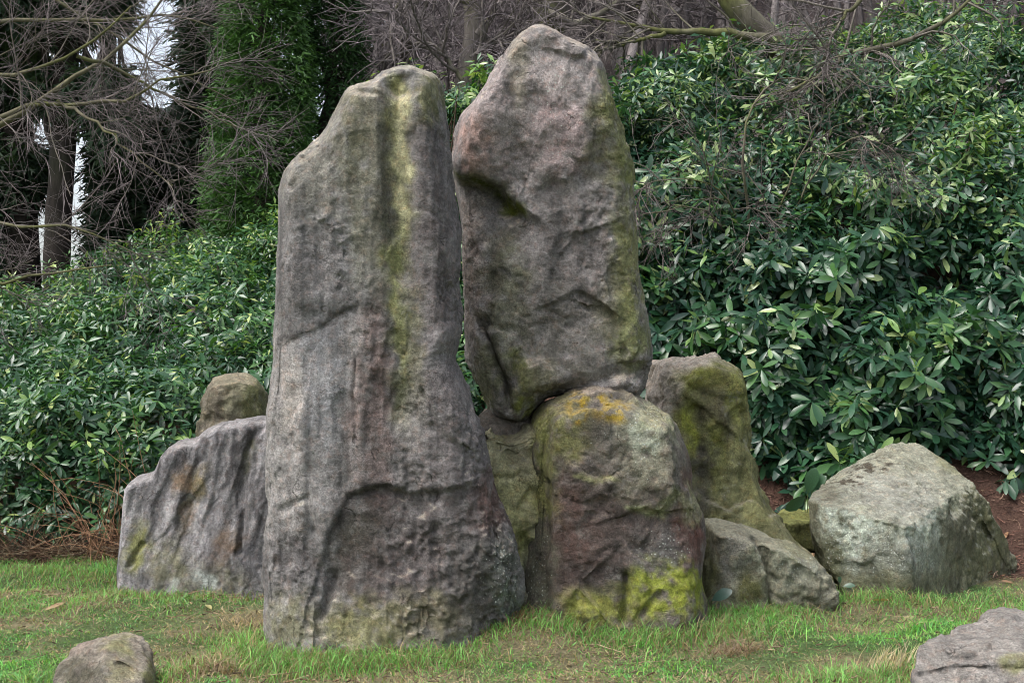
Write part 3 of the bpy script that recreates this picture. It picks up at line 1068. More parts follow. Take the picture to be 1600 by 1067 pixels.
def remesh(m, voxel, smooth_it, thin_back=False):
    bm = bmesh.new()
    bm.from_mesh(m)
    bmesh.ops.remove_doubles(bm, verts=bm.verts, dist=0.0008)
    bmesh.ops.recalc_face_normals(bm, faces=bm.faces)
    bm.to_mesh(m)
    bm.free()
    o = bpy.data.objects.new("tmp", m)
    COL.objects.link(o)
    md = o.modifiers.new("r", 'REMESH')
    md.mode = 'VOXEL'
    md.voxel_size = voxel
    if smooth_it:
        sm = o.modifiers.new("s", 'SMOOTH')
        sm.factor = 0.5
        sm.iterations = smooth_it
    dg = bpy.context.evaluated_depsgraph_get()
    r = bpy.data.meshes.new_from_object(o.evaluated_get(dg))
    bpy.data.objects.remove(o)
    bpy.data.meshes.remove(m)
    if thin_back:      # coarser mesh on the far side and under the turf
        o = bpy.data.objects.new("tmp", r)
        COL.objects.link(o)
        V, Nn = vget(r)
        idx = np.where((Nn[:, 1] > 0.35) | (V[:, 2] < -0.15))[0]
        g = o.vertex_groups.new(name="far")
        g.add(idx.tolist(), 1.0, 'REPLACE')
        md = o.modifiers.new("d", 'DECIMATE')
        md.ratio = 1 - 0.85 * len(idx) / len(V)
        md.vertex_group = "far"
        md.vertex_group_factor = 1000
        dg = bpy.context.evaluated_depsgraph_get()
        r2 = bpy.data.meshes.new_from_object(o.evaluated_get(dg))
        bpy.data.objects.remove(o)
        bpy.data.meshes.remove(r)
        r = r2
    return r


def vget(m, normals=True):
    V = np.empty(len(m.vertices) * 3, np.float32)
    m.vertices.foreach_get("co", V)
    Nn = np.empty(len(m.vertices) * 3, np.float32)
    m.vertex_normals.foreach_get("vector", Nn)
    return V.reshape(-1, 3).astype(float), Nn.reshape(-1, 3).astype(float)


def vset(m, V):
    m.vertices.foreach_set("co", V.astype(np.float32).ravel())
    m.update()


def facets(V, seed, size, slope, amp, an=(1, 1, 0.8)):
    """chiselled break surface: each nearest seed tilts its own patch"""
    rs = np.random.RandomState(seed + 500)
    q = V * np.array(an) / size + 0.35 * np.stack([fbm(V * 4 + seed + k * 9, 2) for k in range(3)], 1)
    lo, hi = q.min(0), q.max(0)
    n = int(np.clip(np.prod(hi - lo) * 1.0, 12, 240))
    c = rs.uniform(lo, hi, (n, 3))
    off = rs.normal(size=n) * amp
    g = rs.normal(size=(n, 3)) * slope
    best = np.full(len(q), 1e9)
    sec = np.full(len(q), 1e9)
    h = np.zeros(len(q))
    h2 = np.zeros(len(q))
    for i in range(n):
        e = q - c[i]
        d = (e * e).sum(1)
        v = off[i] + e @ g[i] * amp
        m = d < best
        m2 = (~m) & (d < sec)
        h2 = np.where(m, h, np.where(m2, v, h2))
        sec = np.where(m, best, np.where(m2, d, sec))
        h = np.where(m, v, h)
        best = np.where(m, d, best)
    w = 0.5 * (1 - ss(0.0, 0.10, np.sqrt(sec) - np.sqrt(best)))
    return h * (1 - w) + h2 * w


def stone(name, label, cat, base, voxel, smooth_it, sculpt, paint, seed, rough=1.0, group=None, fl=1.0, fac=1.0, rmap=None):
    m = remesh(base, voxel, smooth_it, voxel < 0.01)
    V, Nn = vget(m)
    px, py = topx(V)
    if sculpt:
        q = px + 5 * fbm(V * 5 + seed, 2), py + 5 * fbm(V * 5 + seed + 40, 2)
        dy = sculpt(q[0], q[1], V) * np.clip(-Nn[:, 1] * 1.6, 0, 1)     # metres, + pushes into the stone
        V[:, 1] += dy
        vset(m, V)
        V, Nn = vget(m)
    sc = np.array([1, 1, fl])
    big = 0.013 * fbm(V * 2.2 * sc + seed, 3)
    r = fbm(V * 7.5 * sc + seed + 11, 4)
    def terrace(h, k):
        q = h * k
        fl_ = np.floor(q)
        return (fl_ + ss(0.72, 1.0, q - fl_)) / k
    mid = 0.034 * terrace(fbm(V * 5.5 * sc + seed + 11, 5, gain=0.55), 5.0) - 0.010 * np.clip(0.12 - np.abs(fbm(V * 4 * sc + seed + 70, 4)), 0, 1) / 0.12
    small = 0.006 * fbm(V * 24 + seed, 4, gain=0.6)
    pit = -0.012 * ss(0.35, 0.8, noise(V * 17 + seed)) 
    patch = 0.3 + 1.0 * ss(-0.25, 0.5, fbm(V * 2.6 * sc + seed + 33, 2))
    if rmap:
        patch = patch * rmap(*topx(V))
    fc = facets(V, seed, 0.26, 0.8, 0.012 * fac, (1, 1, 0.75 * fl)) + facets(V, seed + 3, 0.09, 0.8, 0.0042 * fac, (1, 1, 0.8 * fl)) * patch
    V = V + Nn * ((big + (mid + small + pit) * patch) * rough + fc)[:, None]
    vset(m, V)
    V, Nn = vget(m)
    px, py = topx(V)
    col, speck = paint(px, py, V, Nn)
    a = m.color_attributes.new("Col", 'FLOAT_COLOR', 'POINT')
    c4 = np.ones((len(V), 4), np.float32)
    c4[:, :3] = np.clip(col, 0, 1)
    a.data.foreach_set("color", c4.ravel())
    s = m.attributes.new("speck", 'FLOAT', 'POINT')
    s.data.foreach_set("value", np.clip(speck, 0, 1).astype(np.float32))
    m.polygons.foreach_set("use_smooth", np.ones(len(m.polygons), bool))
    m.materials.clear()
    m.materials.append(ROCK)
    m.name = name
    b = np.array([V[:, 0].mean(), V[:, 1].mean(), V[:, 2].min()])
    vset(m, V - b)
    return tag(link(name, m, None, b), label, cat, group)


class Paint:
    def __init__(self, px, py, V, Nn, base, seed):
        self.px = px + 14 * fbm(V * 6 + seed, 3)
        self.py = py + 14 * fbm(V * 6 + seed + 30, 3)
        self.V, self.N, self.seed = V, Nn, seed
        f = fbm(V * 3.5 + seed, 4)
        self.c = np.array(base) * (1 + 0.28 * f[:, None])
        self.s = np.full(len(V), 0.16)
        self.fine = fbm(V * 14 + seed + 5, 4)
        # rain streaks
        st_ = fbm(V * np.array([9, 9, 0.7]) + seed, 4)
        self.streak = st_
        self.c *= (1 - 0.34 * ss(0.05, 0.6, st_))[:, None]
        self.c *= (1 + 0.22 * ss(0.0, 0.6, -st_))[:, None]

    def put(self, mask, col, amt=1.0, grain=0.5, speck=None):
        m = np.clip(mask * (1 + grain * self.fine * 1.6) + grain * 0.35 * self.fine * (mask > 0.02), 0, 1) * amt
        self.c = self.c * (1 - m[:, None]) + np.array(col) * m[:, None]
        if speck is not None:
            self.s = self.s * (1 - m) + speck * m
        return self

    def blob(self, cx, cy, rx, ry, col, amt=1.0, ang=0, soft=0.6, grain=0.6, speck=None):
        return self.put(blob(self.px, self.py, cx, cy, rx, ry, ang, soft), col, amt, grain, speck)

    def line(self, pts, w, col, amt=1.0, grain=0.5, speck=None):
        return self.put(stroke(self.px, self.py, pts, w), col, amt, grain, speck)

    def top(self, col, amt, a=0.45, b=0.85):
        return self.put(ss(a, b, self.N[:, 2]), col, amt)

    def done(self):
        c = np.clip(self.c, 0.004, 1)
        lum = c @ np.array((0.3, 0.6, 0.1))
        return c * ((lum / 0.178) ** 0.32)[:, None], self.s


GREEN, YGREEN, OLIVE = (0.17, 0.19, 0.055), (0.24, 0.27, 0.035), (0.155, 0.155, 0.075)
LICH, RED, DARK, PURPLE = (0.34, 0.37, 0.32), (0.14, 0.075, 0.06), (0.055, 0.049, 0.045), (0.165, 0.149, 0.150)
PALE, ORANGE, PINK = (0.33, 0.30, 0.27), (0.22, 0.14, 0.065), (0.30, 0.21, 0.18)


def step(px, py, pts, w, fall, amt):
    """ledge along a polyline: the right-hand side of the direction of travel is pushed in, then eases back out"""
    d, s = seg_dist(px, py, pts)
    return amt * ss(-w, w, d * s) * np.exp(-np.clip(d * s, 0, None) / fall) * (np.abs(d) < fall * 5)


# --- tall smooth stone
O1 = [(424, 1060), (419, 1000), (417, 960), (413, 900), (415, 850), (417, 800), (415, 740), (416, 690), (420, 640), (424, 600), (428, 540), (432, 480), (435, 430), (437, 380), (437, 330), (438, 300), (446, 275), (460, 255), (478, 238), (497, 222), (508, 210), (520, 190), (532, 165), (543, 145), (560, 137), (580, 133), (592, 122), (605, 115), (625, 109), (643, 106), (655, 112), (662, 116), (676, 121), (687, 130), (690, 150), (693, 180), (698, 210), (703, 250), (706, 290), (713, 330), (718, 360), (721, 400), (720, 440), (721, 480), (722, 520), (716, 545), (712, 558), (722, 580), (735, 610), (748, 645), (757, 680), (763, 715), (768, 745), (778, 775), (793, 815), (810, 855), (817, 900), (813, 940), (798, 975), (775, 1010), (760, 1060), (750, 1110), (560, 1130), (430, 1110)]


def sc1(px, py, V):
    g = 0.075 * stroke(px, py, [(612, 130), (622, 200), (628, 330), (628, 420)], 20) + 0.035 * stroke(px, py, [(628, 420), (625, 640)], 26)
    g += 0.03 * stroke(px, py, [(628, 640), (640, 760)], 40)
    g -= 0.03 * stroke(px, py, [(596, 150), (594, 330)], 14) + 0.025 * stroke(px, py, [(655, 150), (660, 320)], 16)
    g += 0.075 * blob(px, py, 628, 131, 28, 18, -15, 0.6)                          # scoop at the top
    g -= 0.014 * stroke(px, py, [(594, 124), (606, 140), (616, 152), (634, 146), (652, 122)], 4)
    g += 0.02 * stroke(px, py, [(545, 142), (590, 146), (604, 160)], 5)
    # arch at the foot of the groove, and the crack that leaves it
    g += step(px, py, [(690, 350), (668, 332), (646, 330), (628, 352), (614, 380)], 4, 20, 0.02)
    g += step(px, py, [(432, 540), (480, 520), (540, 482)], 3, 30, 0.012)
    g += step(px, py, [(500, 225), (545, 212)], 5, 30, 0.012)
    # crusty vein
    v = stroke(px, py, [(495, 335), (522, 350), (540, 365), (530, 395), (533, 420), (527, 445)], 10)
    g -= v * (0.008 + 0.035 * np.round(4 * fbm(V * 22, 3)) / 4)
    # edge between the light flank and the front
    g += 0.03 * ss(560, 535, px) * ss(460, 500, py) * (1 - ss(760, 800, py))
    g += 0.045 * ss(470, 440, px) 
    # hollow with a rough upper lip low on the front
    lip = [(500, 880), (515, 825), (545, 775), (600, 758), (640, 770), (700, 762), (750, 755), (790, 800)]
    g += step(px, py, lip, 6, 130, 0.045) * (0.75 + 0.5 * noise(V * 6))
    g += 0.035 * stroke(px, py, [(505, 960), (520, 900)], 9) + 0.03 * stroke(px, py, [(440, 800), (480, 780), (490, 830)], 8)
    g += step(px, py, [(660, 560), (700, 548)], 4, 25, 0.015) + step(px, py, [(650, 650), (720, 690)], 6, 40, 0.014)
    g += 0.016 * stroke(px, py, [(556, 560), (551, 620), (554, 690)], 3)
    g += 0.03 * stroke(px, py, [(498, 1010), (506, 960), (522, 905)], 3.5)
    g += 0.05 * ss(700, 830, px) * ss(700, 850, py)
    g -= 0.13 * ss(860, 1030, py) * ss(800, 600, px) * ss(400, 500, px)
    g += 0.10 * ss(860, 1000, py) * ss(650, 790, px)
    g += 0.016 * fbm(V * np.array([13, 13, 0.9]) + 4, 3)                               # foot swells
    rough = ss(560, 640, px) * 0.6 + ss(650, 780, py) * 0.8
    g += rough * 0.012 * fbm(V * np.array([10, 10, 15]) + 3, 4, gain=0.62)
    return g


def pt1(px, py, V, Nn):
    p = Paint(px, py, V, Nn, (0.19, 0.182, 0.176), 1)
    p.put(ss(560, 640, p.px) * ss(150, 260, p.py), PURPLE, 0.75)
    p.put(ss(520, 470, p.px) * ss(500, 560, p.py) * (1 - ss(750, 900, p.py)), (0.27, 0.255, 0.24), 0.7)
    p.blob(500, 585, 36, 110, (0.225, 0.225, 0.235), 0.7)
    p.blob(455, 630, 16, 55, PALE, 0.7)
    p.blob(490, 440, 55, 60, (0.15, 0.14, 0.14), 0.6)
    p.blob(500, 270, 60, 60, (0.20, 0.19, 0.155), 0.7)
    p.blob(560, 190, 45, 45, (0.17, 0.16, 0.105), 0.8)
    p.blob(575, 300, 35, 130, (0.15, 0.15, 0.095), 0.6)
    p.line([(588, 160), (592, 300), (590, 480)], 15, (0.125, 0.12, 0.095), 0.7)
    p.line([(668, 180), (676, 330), (690, 500)], 20, (0.115, 0.10, 0.098), 0.7)
    p.line([(470, 290), (462, 420), (455, 520)], 9, (0.125, 0.12, 0.118), 0.5)
    p.line([(590, 470), (596, 620), (600, 750)], 12, (0.12, 0.10, 0.098), 0.6)
    p.line([(690, 600), (700, 700), (720, 760)], 24, (0.125, 0.11, 0.108), 0.5)
    p.line([(622, 140), (626, 250), (630, 350), (612, 400)], 15, (0.25, 0.25, 0.115), 0.95, 0.35)
    p.line([(626, 150), (628, 340)], 8, (0.40, 0.38, 0.24), 0.9, 0.8)
    p.line([(628, 340), (620, 420), (626, 560)], 6, (0.30, 0.30, 0.17), 0.7, 0.8)
    p.line([(618, 400), (626, 500), (628, 650)], 14, (0.235, 0.245, 0.11), 0.9, 0.4)
    p.blob(640, 560, 22, 110, OLIVE, 0.5)
    p.blob(675, 150, 26, 40, (0.17, 0.17, 0.08), 0.8)
    p.blob(580, 640, 30, 130, (0.20, 0.145, 0.13), 0.6)
    p.blob(770, 790, 26, 50, RED, 0.7)
    p.blob(595, 790, 26, 26, (0.18, 0.12, 0.11), 0.6)
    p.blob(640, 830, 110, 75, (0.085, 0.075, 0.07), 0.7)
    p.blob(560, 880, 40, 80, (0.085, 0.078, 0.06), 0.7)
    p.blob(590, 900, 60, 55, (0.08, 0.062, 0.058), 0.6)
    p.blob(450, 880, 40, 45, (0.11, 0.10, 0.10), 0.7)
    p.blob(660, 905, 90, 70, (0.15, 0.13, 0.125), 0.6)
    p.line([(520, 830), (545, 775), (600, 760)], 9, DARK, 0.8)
    p.blob(565, 985, 60, 45, (0.19, 0.185, 0.085), 0.85)
    p.blob(455, 975, 38, 45, (0.18, 0.175, 0.09), 0.7)
    p.blob(660, 965, 70, 40, (0.165, 0.155, 0.085), 0.7)
    p.blob(745, 900, 45, 60, (0.075, 0.075, 0.065), 0.6, speck=0.35)
    p.blob(790, 900, 30, 62, (0.13, 0.145, 0.12), 0.7, speck=1.0)
    p.blob(800, 945, 20, 30, (0.16, 0.2, 0.16), 0.6)
    p.line([(440, 530), (540, 485)], 6, DARK, 0.6)
    p.blob(640, 690, 24, 100, (0.21, 0.195, 0.185), 0.6)
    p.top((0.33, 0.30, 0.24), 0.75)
    return p.done()


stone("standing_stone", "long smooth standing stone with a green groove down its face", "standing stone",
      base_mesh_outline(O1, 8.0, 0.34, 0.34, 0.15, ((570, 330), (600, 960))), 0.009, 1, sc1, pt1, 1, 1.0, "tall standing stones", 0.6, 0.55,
      lambda x, y: 0.55 + 0.4 * ss(540, 640, x) * ss(300, 520, y) + 0.15 * ss(640, 800, y))

# --- tall rough stone, resting on the block
O2 = [(800, 664), (775, 657), (763, 640), (752, 612), (742, 590), (735, 565), (728, 530), (724, 480), (722, 430), (721, 390), (722, 360), (719, 330), (713, 300), (706, 278), (703, 258), (710, 235), (713, 205), (722, 185), (738, 165), (755, 140), (768, 115), (785, 88), (800, 68), (815, 55), (832, 47), (850, 48), (870, 57), (890, 65), (915, 78), (935, 95), (943, 110), (950, 140), (962, 165), (972, 200), (985, 235), (992, 268), (990, 300), (992, 330), (996, 370), (1000, 410), (1006, 460), (1012, 510), (1018, 545), (1020, 565), (1015, 590), (1003, 612), (985, 625), (950, 625), (910, 622), (880, 620), (855, 624), (838, 638), (825, 655), (814, 664)]


def sc2(px, py, V):
    ledge = [(690, 262), (715, 276), (750, 284), (780, 298), (802, 325), (842, 345), (868, 376), (898, 366)]
    g = step(px, py, ledge, 8, 80, 0.15) * (1 - 0.8 * ss(775, 860, px))
    g += step(px, py, [(898, 366), (922, 330), (938, 265), (930, 190)], 10, 50, 0.022)
    g += 0.05 * stroke(px, py, [(735, 282), (780, 298), (803, 328)], 9)
    g -= 0.05 * stroke(px, py, [(790, 130), (740, 240)], 40)
    # narrow left facet, set back from the main face
    g += step(px, py, [(800, 330), (778, 390), (764, 460), (768, 545), (795, 610), (815, 670)], 8, 300, 0.035)
    g += 0.055 * stroke(px, py, [(752, 500), (768, 545), (790, 600), (800, 640)], 6)
    g += 0.04 * stroke(px, py, [(805, 560), (800, 600)], 8)
    g -= 0.07 * blob(px, py, 843, 592, 34, 30, 0, 0.5)
    g += step(px, py, [(872, 88), (895, 96), (912, 92), (918, 80)], 4, 20, 0.035)
    g += step(px, py, [(870, 470), (905, 455), (930, 470)], 5, 30, 0.03) + step(px, py, [(925, 480), (960, 490), (965, 520)], 5, 35, 0.035)
    g += 0.05 * stroke(px, py, [(860, 620), (930, 600), (1000, 575)], 12)
    g += 0.06 * ss(930, 1010, px) * ss(120, 300, py)
    g += 0.02 * stroke(px, py, [(800, 100), (812, 260)], 10) + 0.02 * stroke(px, py, [(925, 210), (918, 330)], 10)
    g += 0.024 * fbm(V * np.array([8, 8, 6]) + 8, 3)
    g -= 0.08 * ss(300, 160, py)
    return g


def pt2(px, py, V, Nn):
    p = Paint(px, py, V, Nn, (0.205, 0.19, 0.183), 2)
    p.s[:] = 0.22
    p.blob(850, 170, 90, 110, (0.275, 0.24, 0.232), 0.8, speck=0.6)
    p.blob(765, 190, 50, 80, (0.29, 0.245, 0.235), 0.7, speck=0.4)
    p.blob(742, 225, 26, 40, (0.36, 0.245, 0.21), 0.8, speck=0.3)
    p.blob(870, 130, 22, 40, (0.34, 0.30, 0.285), 0.7, speck=0.9)
    p.blob(880, 215, 40, 60, (0.28, 0.215, 0.21), 0.7, speck=0.6)
    p.blob(740, 420, 22, 110, (0.25, 0.205, 0.175), 0.8, speck=0.5)
    p.line([(722, 276), (760, 287), (790, 305), (805, 330)], 9, (0.10, 0.115, 0.02), 0.95)
    p.blob(800, 330, 16, 12, (0.13, 0.15, 0.02), 0.8)
    p.line([(955, 160), (975, 220), (985, 280)], 20, GREEN, 0.85)
    p.blob(950, 215, 30, 60, OLIVE, 0.7)
    p.blob(978, 420, 26, 100, (0.19, 0.195, 0.075), 0.85)
    p.blob(985, 520, 26, 60, GREEN, 0.7)
    p.blob(945, 490, 22, 40, OLIVE, 0.7)
    p.blob(790, 470, 32, 90, (0.16, 0.165, 0.085), 0.6)
    p.blob(880, 520, 90, 80, (0.15, 0.142, 0.115), 0.5)
    p.line([(812, 560), (820, 640)], 18, (0.15, 0.165, 0.03), 0.85)
    p.blob(843, 592, 30, 26, (0.20, 0.19, 0.11), 0.7)
    p.blob(760, 590, 20, 50, (0.15, 0.155, 0.065), 0.7)
    p.line([(752, 500), (768, 545), (795, 610)], 7, (0.05, 0.045, 0.035), 0.7)
    p.blob(810, 105, 14, 60, (0.21, 0.19, 0.12), 0.5)
    p.line([(815, 350), (778, 390), (766, 460)], 9, (0.12, 0.11, 0.085), 0.6)
    p.blob(915, 400, 40, 90, (0.14, 0.125, 0.12), 0.6)
    p.put(ss(610, 570, p.py) * ss(540, 590, p.py) * ss(990, 940, p.px), (0.10, 0.098, 0.07), 0.4)
    p.line([(940, 110), (962, 170)], 8, (0.2, 0.21, 0.08), 0.6)
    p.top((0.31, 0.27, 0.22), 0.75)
    return p.done()


stone("standing_stone", "rougher pointed standing stone with a mossy overhang resting on the squat block", "standing stone",
      base_mesh_outline(O2, 8.75, 0.36, 0.36, 0.13, ((850, 250), (880, 500))), 0.009, 1, sc2, pt2, 2, 1.0, "tall standing stones", 0.9, 0.45,
      lambda x, y: 0.5 + 0.25 * ss(200, 420, y))

# --- squat block under it
O3 = [(812, 1010), (812, 960), (816, 900), (822, 840), (826, 780), (822, 720), (826, 680), (835, 650), (850, 628), (880, 612), (910, 603), (950, 600), (985, 612), (1005, 628), (1040, 640), (1055, 665), (1070, 700), (1078, 735), (1085, 770), (1095, 800), (1098, 830), (1096, 900), (1100, 960), (1098, 1080), (960, 1110), (812, 1080)]


def sc3(px, py, V):
    g = step(px, py, [(900, 620), (868, 660), (856, 730), (858, 800), (862, 900), (868, 1000)], 9, 300, 0.13) 
    g += step(px, py, [(902, 728), (922, 745), (948, 748), (965, 738)], 3, 18, -0.03)
    g += step(px, py, [(980, 800), (1005, 792), (1030, 800), (1050, 780), (1052, 740)], 4, 30, 0.05)
    g += step(px, py, [(1055, 800), (1098, 800)], 4, 60, 0.04)
    g += step(px, py, [(1052, 680), (1060, 760)], 6, 60, -0.05)
    g += 0.04 * ss(1050, 1100, px)
    g += step(px, py, [(880, 930), (905, 905), (940, 950)], 4, 30, -0.05)
    g += 0.05 * stroke(px, py, [(980, 900), (975, 965)], 7) + 0.03 * stroke(px, py, [(1005, 960), (1030, 930)], 6)
    g -= 0.06 * ss(880, 960, py)
    g += 0.12 * ss(650, 600, py)
    g += 0.014 * fbm(V * np.array([9, 9, 9]) + 5, 3)
    return g


def pt3(px, py, V, Nn):
    p = Paint(px, py, V, Nn, (0.155, 0.135, 0.12), 3)
    p.s[:] = 0.25
    p.blob(940, 820, 95, 95, (0.118, 0.09, 0.08), 0.85, speck=0.12)
    p.blob(890, 850, 36, 95, (0.14, 0.087, 0.073), 0.7, speck=0.1)
    p.blob(1075, 840, 26, 55, (0.15, 0.07, 0.055), 0.8)
    p.blob(1075, 760, 10, 40, RED, 0.6)
    p.blob(1000, 690, 60, 80, (0.215, 0.215, 0.15), 0.7, speck=0.5)
    p.blob(940, 715, 30, 50, (0.18, 0.155, 0.14), 0.6, speck=0.5)
    p.blob(880, 660, 45, 50, (0.19, 0.19, 0.07), 0.85)
    p.line([(845, 660), (848, 740), (850, 800)], 18, (0.185, 0.195, 0.06), 0.8)
    p.blob(840, 900, 30, 80, (0.11, 0.12, 0.08), 0.7, speck=0.7)
    p.blob(1010, 665, 25, 40, (0.31, 0.34, 0.27), 0.7, 20, speck=0.9)
    p.blob(1030, 650, 30, 26, (0.22, 0.23, 0.11), 0.6)
    p.put(blob(p.px, p.py, 902, 634, 17, 24, 0, 0.4) * ss(-0.25, 0.1, p.fine), (0.33, 0.225, 0.025), 0.95, 0.4)
    p.put(blob(p.px, p.py, 930, 632, 50, 24, 0, 0.4) * ss(0.15, 0.4, p.fine), (0.27, 0.21, 0.04), 0.8, 0.4)
    p.put(blob(p.px, p.py, 957, 640, 25, 23, 25, 0.4) * ss(-0.2, 0.15, p.fine), (0.32, 0.225, 0.025), 0.95, 0.4)
    p.blob(925, 665, 22, 26, DARK, 0.6)
    p.line([(870, 612), (920, 604), (950, 602)], 5, (0.34, 0.28, 0.25), 0.8)
    p.line([(905, 738), (930, 750), (958, 744)], 6, (0.27, 0.27, 0.13), 0.8)
    p.line([(985, 795), (1030, 800), (1052, 765)], 7, (0.26, 0.27, 0.15), 0.8, speck=0.7)
    p.blob(1030, 865, 45, 35, (0.12, 0.12, 0.115), 0.7, speck=1.0)
    p.blob(1035, 925, 60, 42, (0.20, 0.23, 0.035), 0.97, soft=0.6, grain=0.95, speck=0.0)
    p.blob(1080, 905, 26, 26, (0.19, 0.22, 0.03), 0.85, soft=0.6, grain=1.0)
    p.blob(940, 950, 60, 32, (0.20, 0.21, 0.05), 0.9)
    p.blob(920, 965, 30, 18, (0.27, 0.28, 0.06), 0.8)
    p.blob(1080, 790, 22, 26, (0.26, 0.27, 0.15), 0.7, speck=.6)
    p.blob(930, 900, 50, 26, DARK, 0.6)
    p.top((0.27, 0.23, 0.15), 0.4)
    return p.done()


stone("boulder", "squat reddish block with yellow lichen carrying the pointed standing stone", "boulder",
      base_mesh_outline(O3, 8.6, 0.5, 0.5, 0.15, ((960, 720), (960, 960))), 0.009, 1, sc3, pt3, 3, 1.0, "boulders around the standing stones", 1.0, 1.0,
      lambda x, y: 0.6 + 0 * x)

# --- narrow mossy stone wedged between
O4 = [(752, 700), (757, 660), (772, 668), (800, 674), (830, 662), (850, 668), (862, 720), (866, 800), (862, 900), (860, 1010), (800, 1030), (780, 930), (770, 800)]


def sc4(px, py, V):
    g = 0.02 * stroke(px, py, [(770, 745), (800, 748), (815, 735)], 4)
    g += step(px, py, [(775, 848), (805, 845), (830, 830)], 5, 50, 0.03)
    g += 0.05 * stroke(px, py, [(830, 860), (832, 960)], 8)
    return g + 0.03 * fbm(V * 8 + 2, 3)


def pt4(px, py, V, Nn):
    p = Paint(px, py, V, Nn, (0.30, 0.29, 0.18), 4)
    p.blob(790, 690, 26, 26, (0.22, 0.21, 0.13), 0.8)
    p.top((0.13, 0.125, 0.06), 0.8)
    p.blob(800, 790, 30, 60, (0.30, 0.30, 0.14), 0.7)
    p.blob(812, 700, 20, 60, (0.17, 0.16, 0.11), 0.6)
    p.blob(815, 850, 20, 24, (0.17, 0.19, 0.05), 0.8)
    p.blob(830, 920, 26, 50, (0.12, 0.14, 0.11), 0.7, speck=0.8)
    p.line([(845, 690), (850, 850)], 14, (0.17, 0.18, 0.05), 0.7)
    return p.done()


stone("wedge_stone", "narrow mossy stone wedged upright between the smooth stone and the reddish block", "boulder",
      base_mesh_outline(O4, 8.5, 0.2, 0.4, 0.06, ((808, 740), (815, 920))), 0.0138, 1, sc4, pt4, 4, 1.0, "boulders around the standing stones")

# small packing stone under the leaning stone
def pt_pack(px, py, V, Nn):
    p = Paint(px, py, V, Nn, (0.17, 0.15, 0.125), 14)
    return p.done()


stone("packing_stone", "small packing stone filling the gap under the lower tip of the pointed stone", "stone",
      base_mesh_hull([(748, 648, 8.55), (762, 640, 8.6), (776, 655, 8.52), (779, 670, 8.48), (768, 682, 8.46), (752, 676, 8.5), (744, 660, 8.52), (750, 650, 8.85), (800, 676, 8.6), (842, 655, 8.64), (850, 700, 8.62), (770, 636, 9.05), (850, 622, 9.05), (852, 700, 9.05), (760, 700, 9.05)]), 0.008, 3, None, pt_pack, 14, 0.7, "boulders around the standing stones")

# --- mossy stone behind, right
O5 = [(1012, 960), (1010, 700), (1008, 640), (1010, 612), (1018, 585), (1020, 567), (1040, 560), (1075, 557), (1105, 560), (1130, 568), (1150, 580), (1160, 600), (1163, 640), (1165, 680), (1175, 730), (1190, 780), (1212, 812), (1232, 838), (1260, 860), (1290, 892), (1300, 920), (1290, 960)]


def sc5(px, py, V):
    g = step(px, py, [(1060, 700), (1056, 640), (1058, 612), (1080, 585), (1108, 560)], 6, 160, -0.05)
    g += 0.035 * stroke(px, py, [(1085, 640), (1092, 700), (1088, 760)], 12)
    g += step(px, py, [(1100, 610), (1130, 622), (1155, 618)], 4, 30, 0.02) + step(px, py, [(1100, 640), (1125, 660)], 4, 40, 0.03)
    g += 0.03 * stroke(px, py, [(1168, 700), (1160, 790)], 8)
    g -= 0.12 * ss(740, 880, py)
    return g + 0.012 * fbm(V * 7 + 12, 3)


def pt5(px, py, V, Nn):
    p = Paint(px, py, V, Nn, (0.17, 0.17, 0.075), 5)
    p.put(ss(-14, 14, seg_dist(p.px, p.py, [(1060, 760), (1056, 640), (1058, 612), (1080, 588), (1115, 560)])[0] * -seg_dist(p.px, p.py, [(1060, 760), (1056, 640), (1058, 612), (1080, 588), (1115, 560)])[1]), (0.36, 0.315, 0.275), 0.92, 0.3)
    p.blob(1100, 590, 40, 18, (0.16, 0.17, 0.03), 0.9)
    p.blob(1120, 640, 30, 50, (0.12, 0.105, 0.075), 0.6)
    p.line([(1072, 640), (1080, 700)], 12, (0.20, 0.22, 0.03), 0.8)
    p.line([(1110, 680), (1118, 760)], 14, (0.19, 0.21, 0.04), 0.8)
    p.blob(1100, 745, 18, 60, (0.10, 0.092, 0.085), 0.8)
    p.blob(1140, 770, 30, 60, (0.19, 0.19, 0.10), 0.6, speck=0.5)
    p.blob(1150, 620, 16, 50, (0.18, 0.195, 0.05), 0.7)
    p.blob(1220, 860, 60, 50, (0.19, 0.185, 0.10), 0.7)
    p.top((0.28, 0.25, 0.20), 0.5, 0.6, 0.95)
    return p.done()


stone("boulder", "upright mossy stone with a pale top behind the reddish block", "boulder",
      base_mesh_outline(O5, 9.6, 0.34, 0.4, 0.1, ((1085, 640), (1110, 860))), 0.0138, 1, sc5, pt5, 5, 1.1, "boulders around the standing stones")

# --- low split stone
O6 = [(1092, 980), (1094, 860), (1098, 814), (1120, 811), (1150, 820), (1185, 829), (1215, 838), (1240, 850), (1265, 865), (1285, 890), (1300, 915), (1300, 950), (1200, 990)]


def sc6(px, py, V):
    g = 0.09 * stroke(px, py, [(1180, 832), (1192, 860), (1200, 900), (1208, 960)], 6)
    g += step(px, py, [(1210, 960), (1200, 900), (1192, 860), (1180, 830)], 6, 200, 0.05)
    g += step(px, py, [(1095, 826), (1150, 834), (1185, 846), (1215, 850), (1260, 880)], 6, 60, -0.07)
    g += 0.05 * stroke(px, py, [(1112, 850), (1118, 930)], 8)
    return g + 0.02 * fbm(V * 8 + 2, 3)


